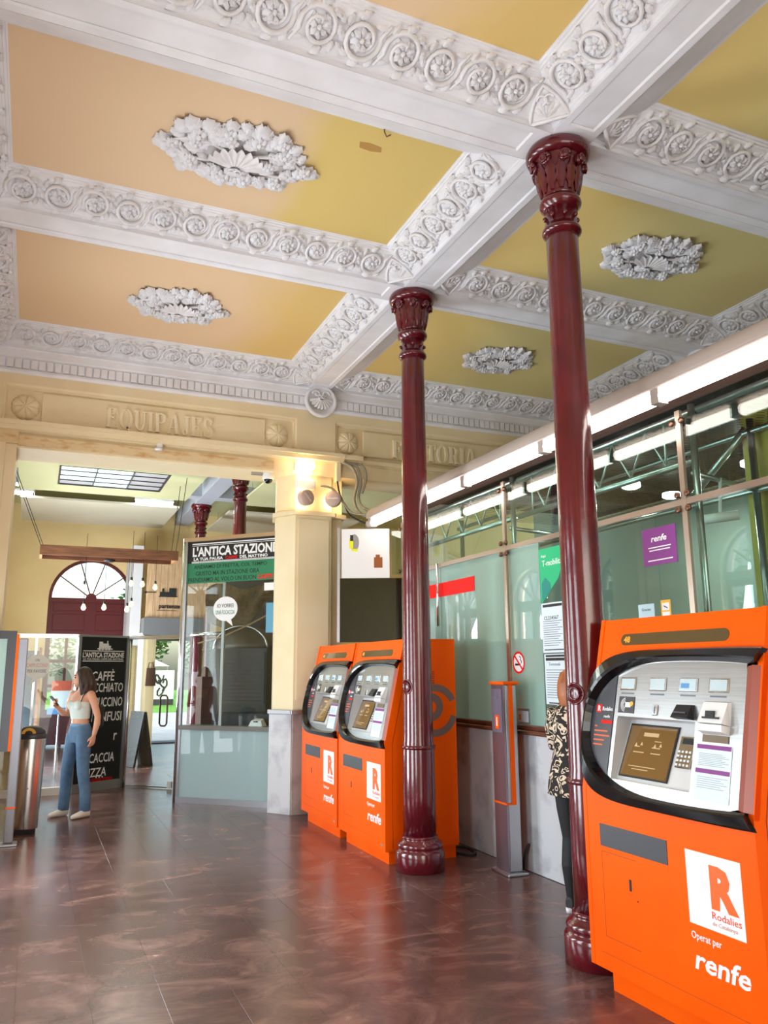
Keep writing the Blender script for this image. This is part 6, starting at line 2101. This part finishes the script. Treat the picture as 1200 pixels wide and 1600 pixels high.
bg_.tube([(-.085, .11, 1.06), (-.085, .12, 1.22), (-.05, .115, 1.38), (.0, .112, 1.425), (.06, .10, 1.37), (.085, .10, 1.30)], .012, 6, None, True, .5)
sbg = empty('shoulder_bag', (-2.545, 6.31, 0), 0, label='black strapped bag carried on the back of the woman in jeans', cat='bag')
sbg.rotation_euler = wm.rotation_euler
bg_.build('strap', M_blackm, sbg, True)
q = MB()
q.cbox((-.23, -.02, .98), (-.125, .16, 1.26), .03)
q.build('bag_body', M_blackm, sbg)
ph = empty('mobile_phone', (-2.545, 6.31, 0), 0, label='mobile phone in the raised hand of the woman in jeans', cat='phone')
ph.rotation_euler = wm.rotation_euler
PF = frame((.275, -.135, 1.315), (.25, .9, .1), (.55, -.2, .75))
q = MB()
q.cbox((-.036, -.072, -.004), (.036, .072, .004), .003, PF)
q.build('case', M_blackm, ph)

# ---------- person at the ticket window, behind the near column
pp = empty('person', (.485, .79, 0), R(22), label='person in black and cream patterned blouse standing behind the near column', cat='person')
b = MB()
zl(b, [(0, 0, .80, .10, .14), (-.02, 0, .90, .125, .175), (-.01, 0, 1.0, .115, .165), (0, 0, 1.10, .105, .150), (0, 0, 1.24, .110, .155), (-.005, 0, 1.34, .090, .155), (-.01, 0, 1.40, .060, .11), (-.01, 0, 1.43, .05, .06)])
zl(b, [(-.005, 0, 1.40, .05, .05), (.005, 0, 1.50, .048, .046)])
for q in hd.v:
    pass
b.add(hd.v, hd.f, Matrix.Translation((.02, 0, 1.55)))
for s_ in (-1, 1):
    limb(b, [(-.01, s_ * .145, 1.35), (.02, s_ * .195, 1.22), (.06, s_ * .23, 1.10), (.12, s_ * .19, 1.16), (.15, s_ * .17, 1.20)], [.055, .05, .042, .036, .026])
    hand(b, (.145, s_ * .17, 1.20), (1, -s_ * .3, .05), (0, 0, -1), (0, -s_, 0), .3)
    limb(b, [(-.01, s_ * .09, .85), (.0, s_ * .09, .68), (.01, s_ * .085, .48), (-.02, s_ * .085, .30), (-.01, s_ * .085, .06)], [.09, .078, .056, .055, .034])
    zl(b, [(.05, s_ * .09, .03, .10, .034), (.03, s_ * .09, .06, .07, .034), (-.01, s_ * .085, .10, .036, .034)], 14)
put('body', remesh(b, 'body', M_skin, .008, 5), pp)
bl = MB()
zl(bl, [(-.02, 0, .775, .168, .222), (-.02, 0, .85, .160, .214), (-.012, 0, .98, .138, .192), (-.005, 0, 1.08, .124, .172), (0, 0, 1.22, .130, .176), (-.005, 0, 1.33, .108, .170), (-.01, 0, 1.39, .075, .125), (-.01, 0, 1.425, .062, .072)], 24)
for s_ in (-1, 1):
    limb(bl, [(-.01, s_ * .145, 1.35), (.02, s_ * .195, 1.22), (.06, s_ * .21, 1.10), (.11, s_ * .195, 1.15)], [.068, .066, .060, .056])
def blouse_mat():
    m = mat('patterned_blouse', (.01, .01, .01), .8)
    n = m.node_tree.nodes
    l = m.node_tree.links
    tc = n.new('ShaderNodeTexCoord')
    v = n.new('ShaderNodeTexNoise')
    v.inputs['Scale'].default_value = 13
    v.inputs['Detail'].default_value = .3
    v.inputs['Distortion'].default_value = 1.6
    l.new(tc.outputs['Object'], v.inputs['Vector'])
    mu = n.new('ShaderNodeMath')
    mu.operation = 'MULTIPLY'
    mu.inputs[1].default_value = 22
    l.new(v.outputs['Fac'], mu.inputs[0])
    si = n.new('ShaderNodeMath')
    si.operation = 'SINE'
    l.new(mu.outputs[0], si.inputs[0])
    cr = n.new('ShaderNodeValToRGB')
    cr.color_ramp.interpolation = 'CONSTANT'
    cr.color_ramp.elements[0].color = (*srgb(30, 24, 22), 1)
    cr.color_ramp.elements[1].color = (*srgb(226, 206, 180), 1)
    cr.color_ramp.elements[1].position = .5
    l.new(si.outputs[0], cr.inputs['Fac'])
    l.new(cr.outputs['Color'], n['Principled BSDF'].inputs['Base Color'])
    return m
put('blouse', remesh(bl, 'blouse', blouse_mat(), .008, 4), pp)
lg = MB()
zl(lg, [(-.01, 0, .80, .115, .155), (-.02, 0, .90, .132, .182), (-.01, 0, .98, .122, .17)], 20)
for s_ in (-1, 1):
    limb(lg, [(-.01, s_ * .09, .86), (.0, s_ * .09, .68), (.01, s_ * .085, .48), (-.02, s_ * .085, .30), (-.01, s_ * .085, .085)], [.098, .086, .064, .062, .042], 16)
put('leggings', remesh(lg, 'leggings', M_legg, .008, 4), pp)
for s_ in (-1, 1):
    q = MB()
    loft(q, [((-.06, s_ * .087, .055), .04, .032, (0, 0, 1), (0, 1, 0)), ((-.03, s_ * .087, .07), .055, .040, (0, 0, 1), (0, 1, 0)), ((.06, s_ * .09, .055), .035, .044, (0, 0, 1), (0, 1, 0)), ((.15, s_ * .092, .045), .025, .040, (0, 0, 1), (0, 1, 0)), ((.185, s_ * .092, .04), .016, .02, (0, 0, 1), (0, 1, 0))], 14)
    so_ = put('shoe', remesh(q, 'shoe', M_blackm, .006, 3), pp)
    q = MB()
    loft(q, [((.06, s_ * .09, 0), .135, .048, (1, 0, 0), (0, 1, 0)), ((.06, s_ * .09, .028), .138, .050, (1, 0, 0), (0, 1, 0)), ((.06, s_ * .09, .032), .128, .042, (1, 0, 0), (0, 1, 0))], 24)
    q.build('sole', M_white, so_, True)
h = MB()
h.ball((.0, 0, 1.555), (.105, .09, .112), None, 18, 12)
for k in range(22):
    a = R(70) + R(220) * k / 21
    h.tube([(.01 + .08 * math.cos(a), .075 * math.sin(a), 1.62), (.01 + .105 * math.cos(a), .095 * math.sin(a), 1.54), (.012 + .115 * math.cos(a), .10 * math.sin(a), 1.46), (.01 + .11 * math.cos(a), .095 * math.sin(a), 1.38)], [.02, .024, .022, .008], 7)
put('hair', remesh(h, 'hair', M_hair2, .008, 3), pp)
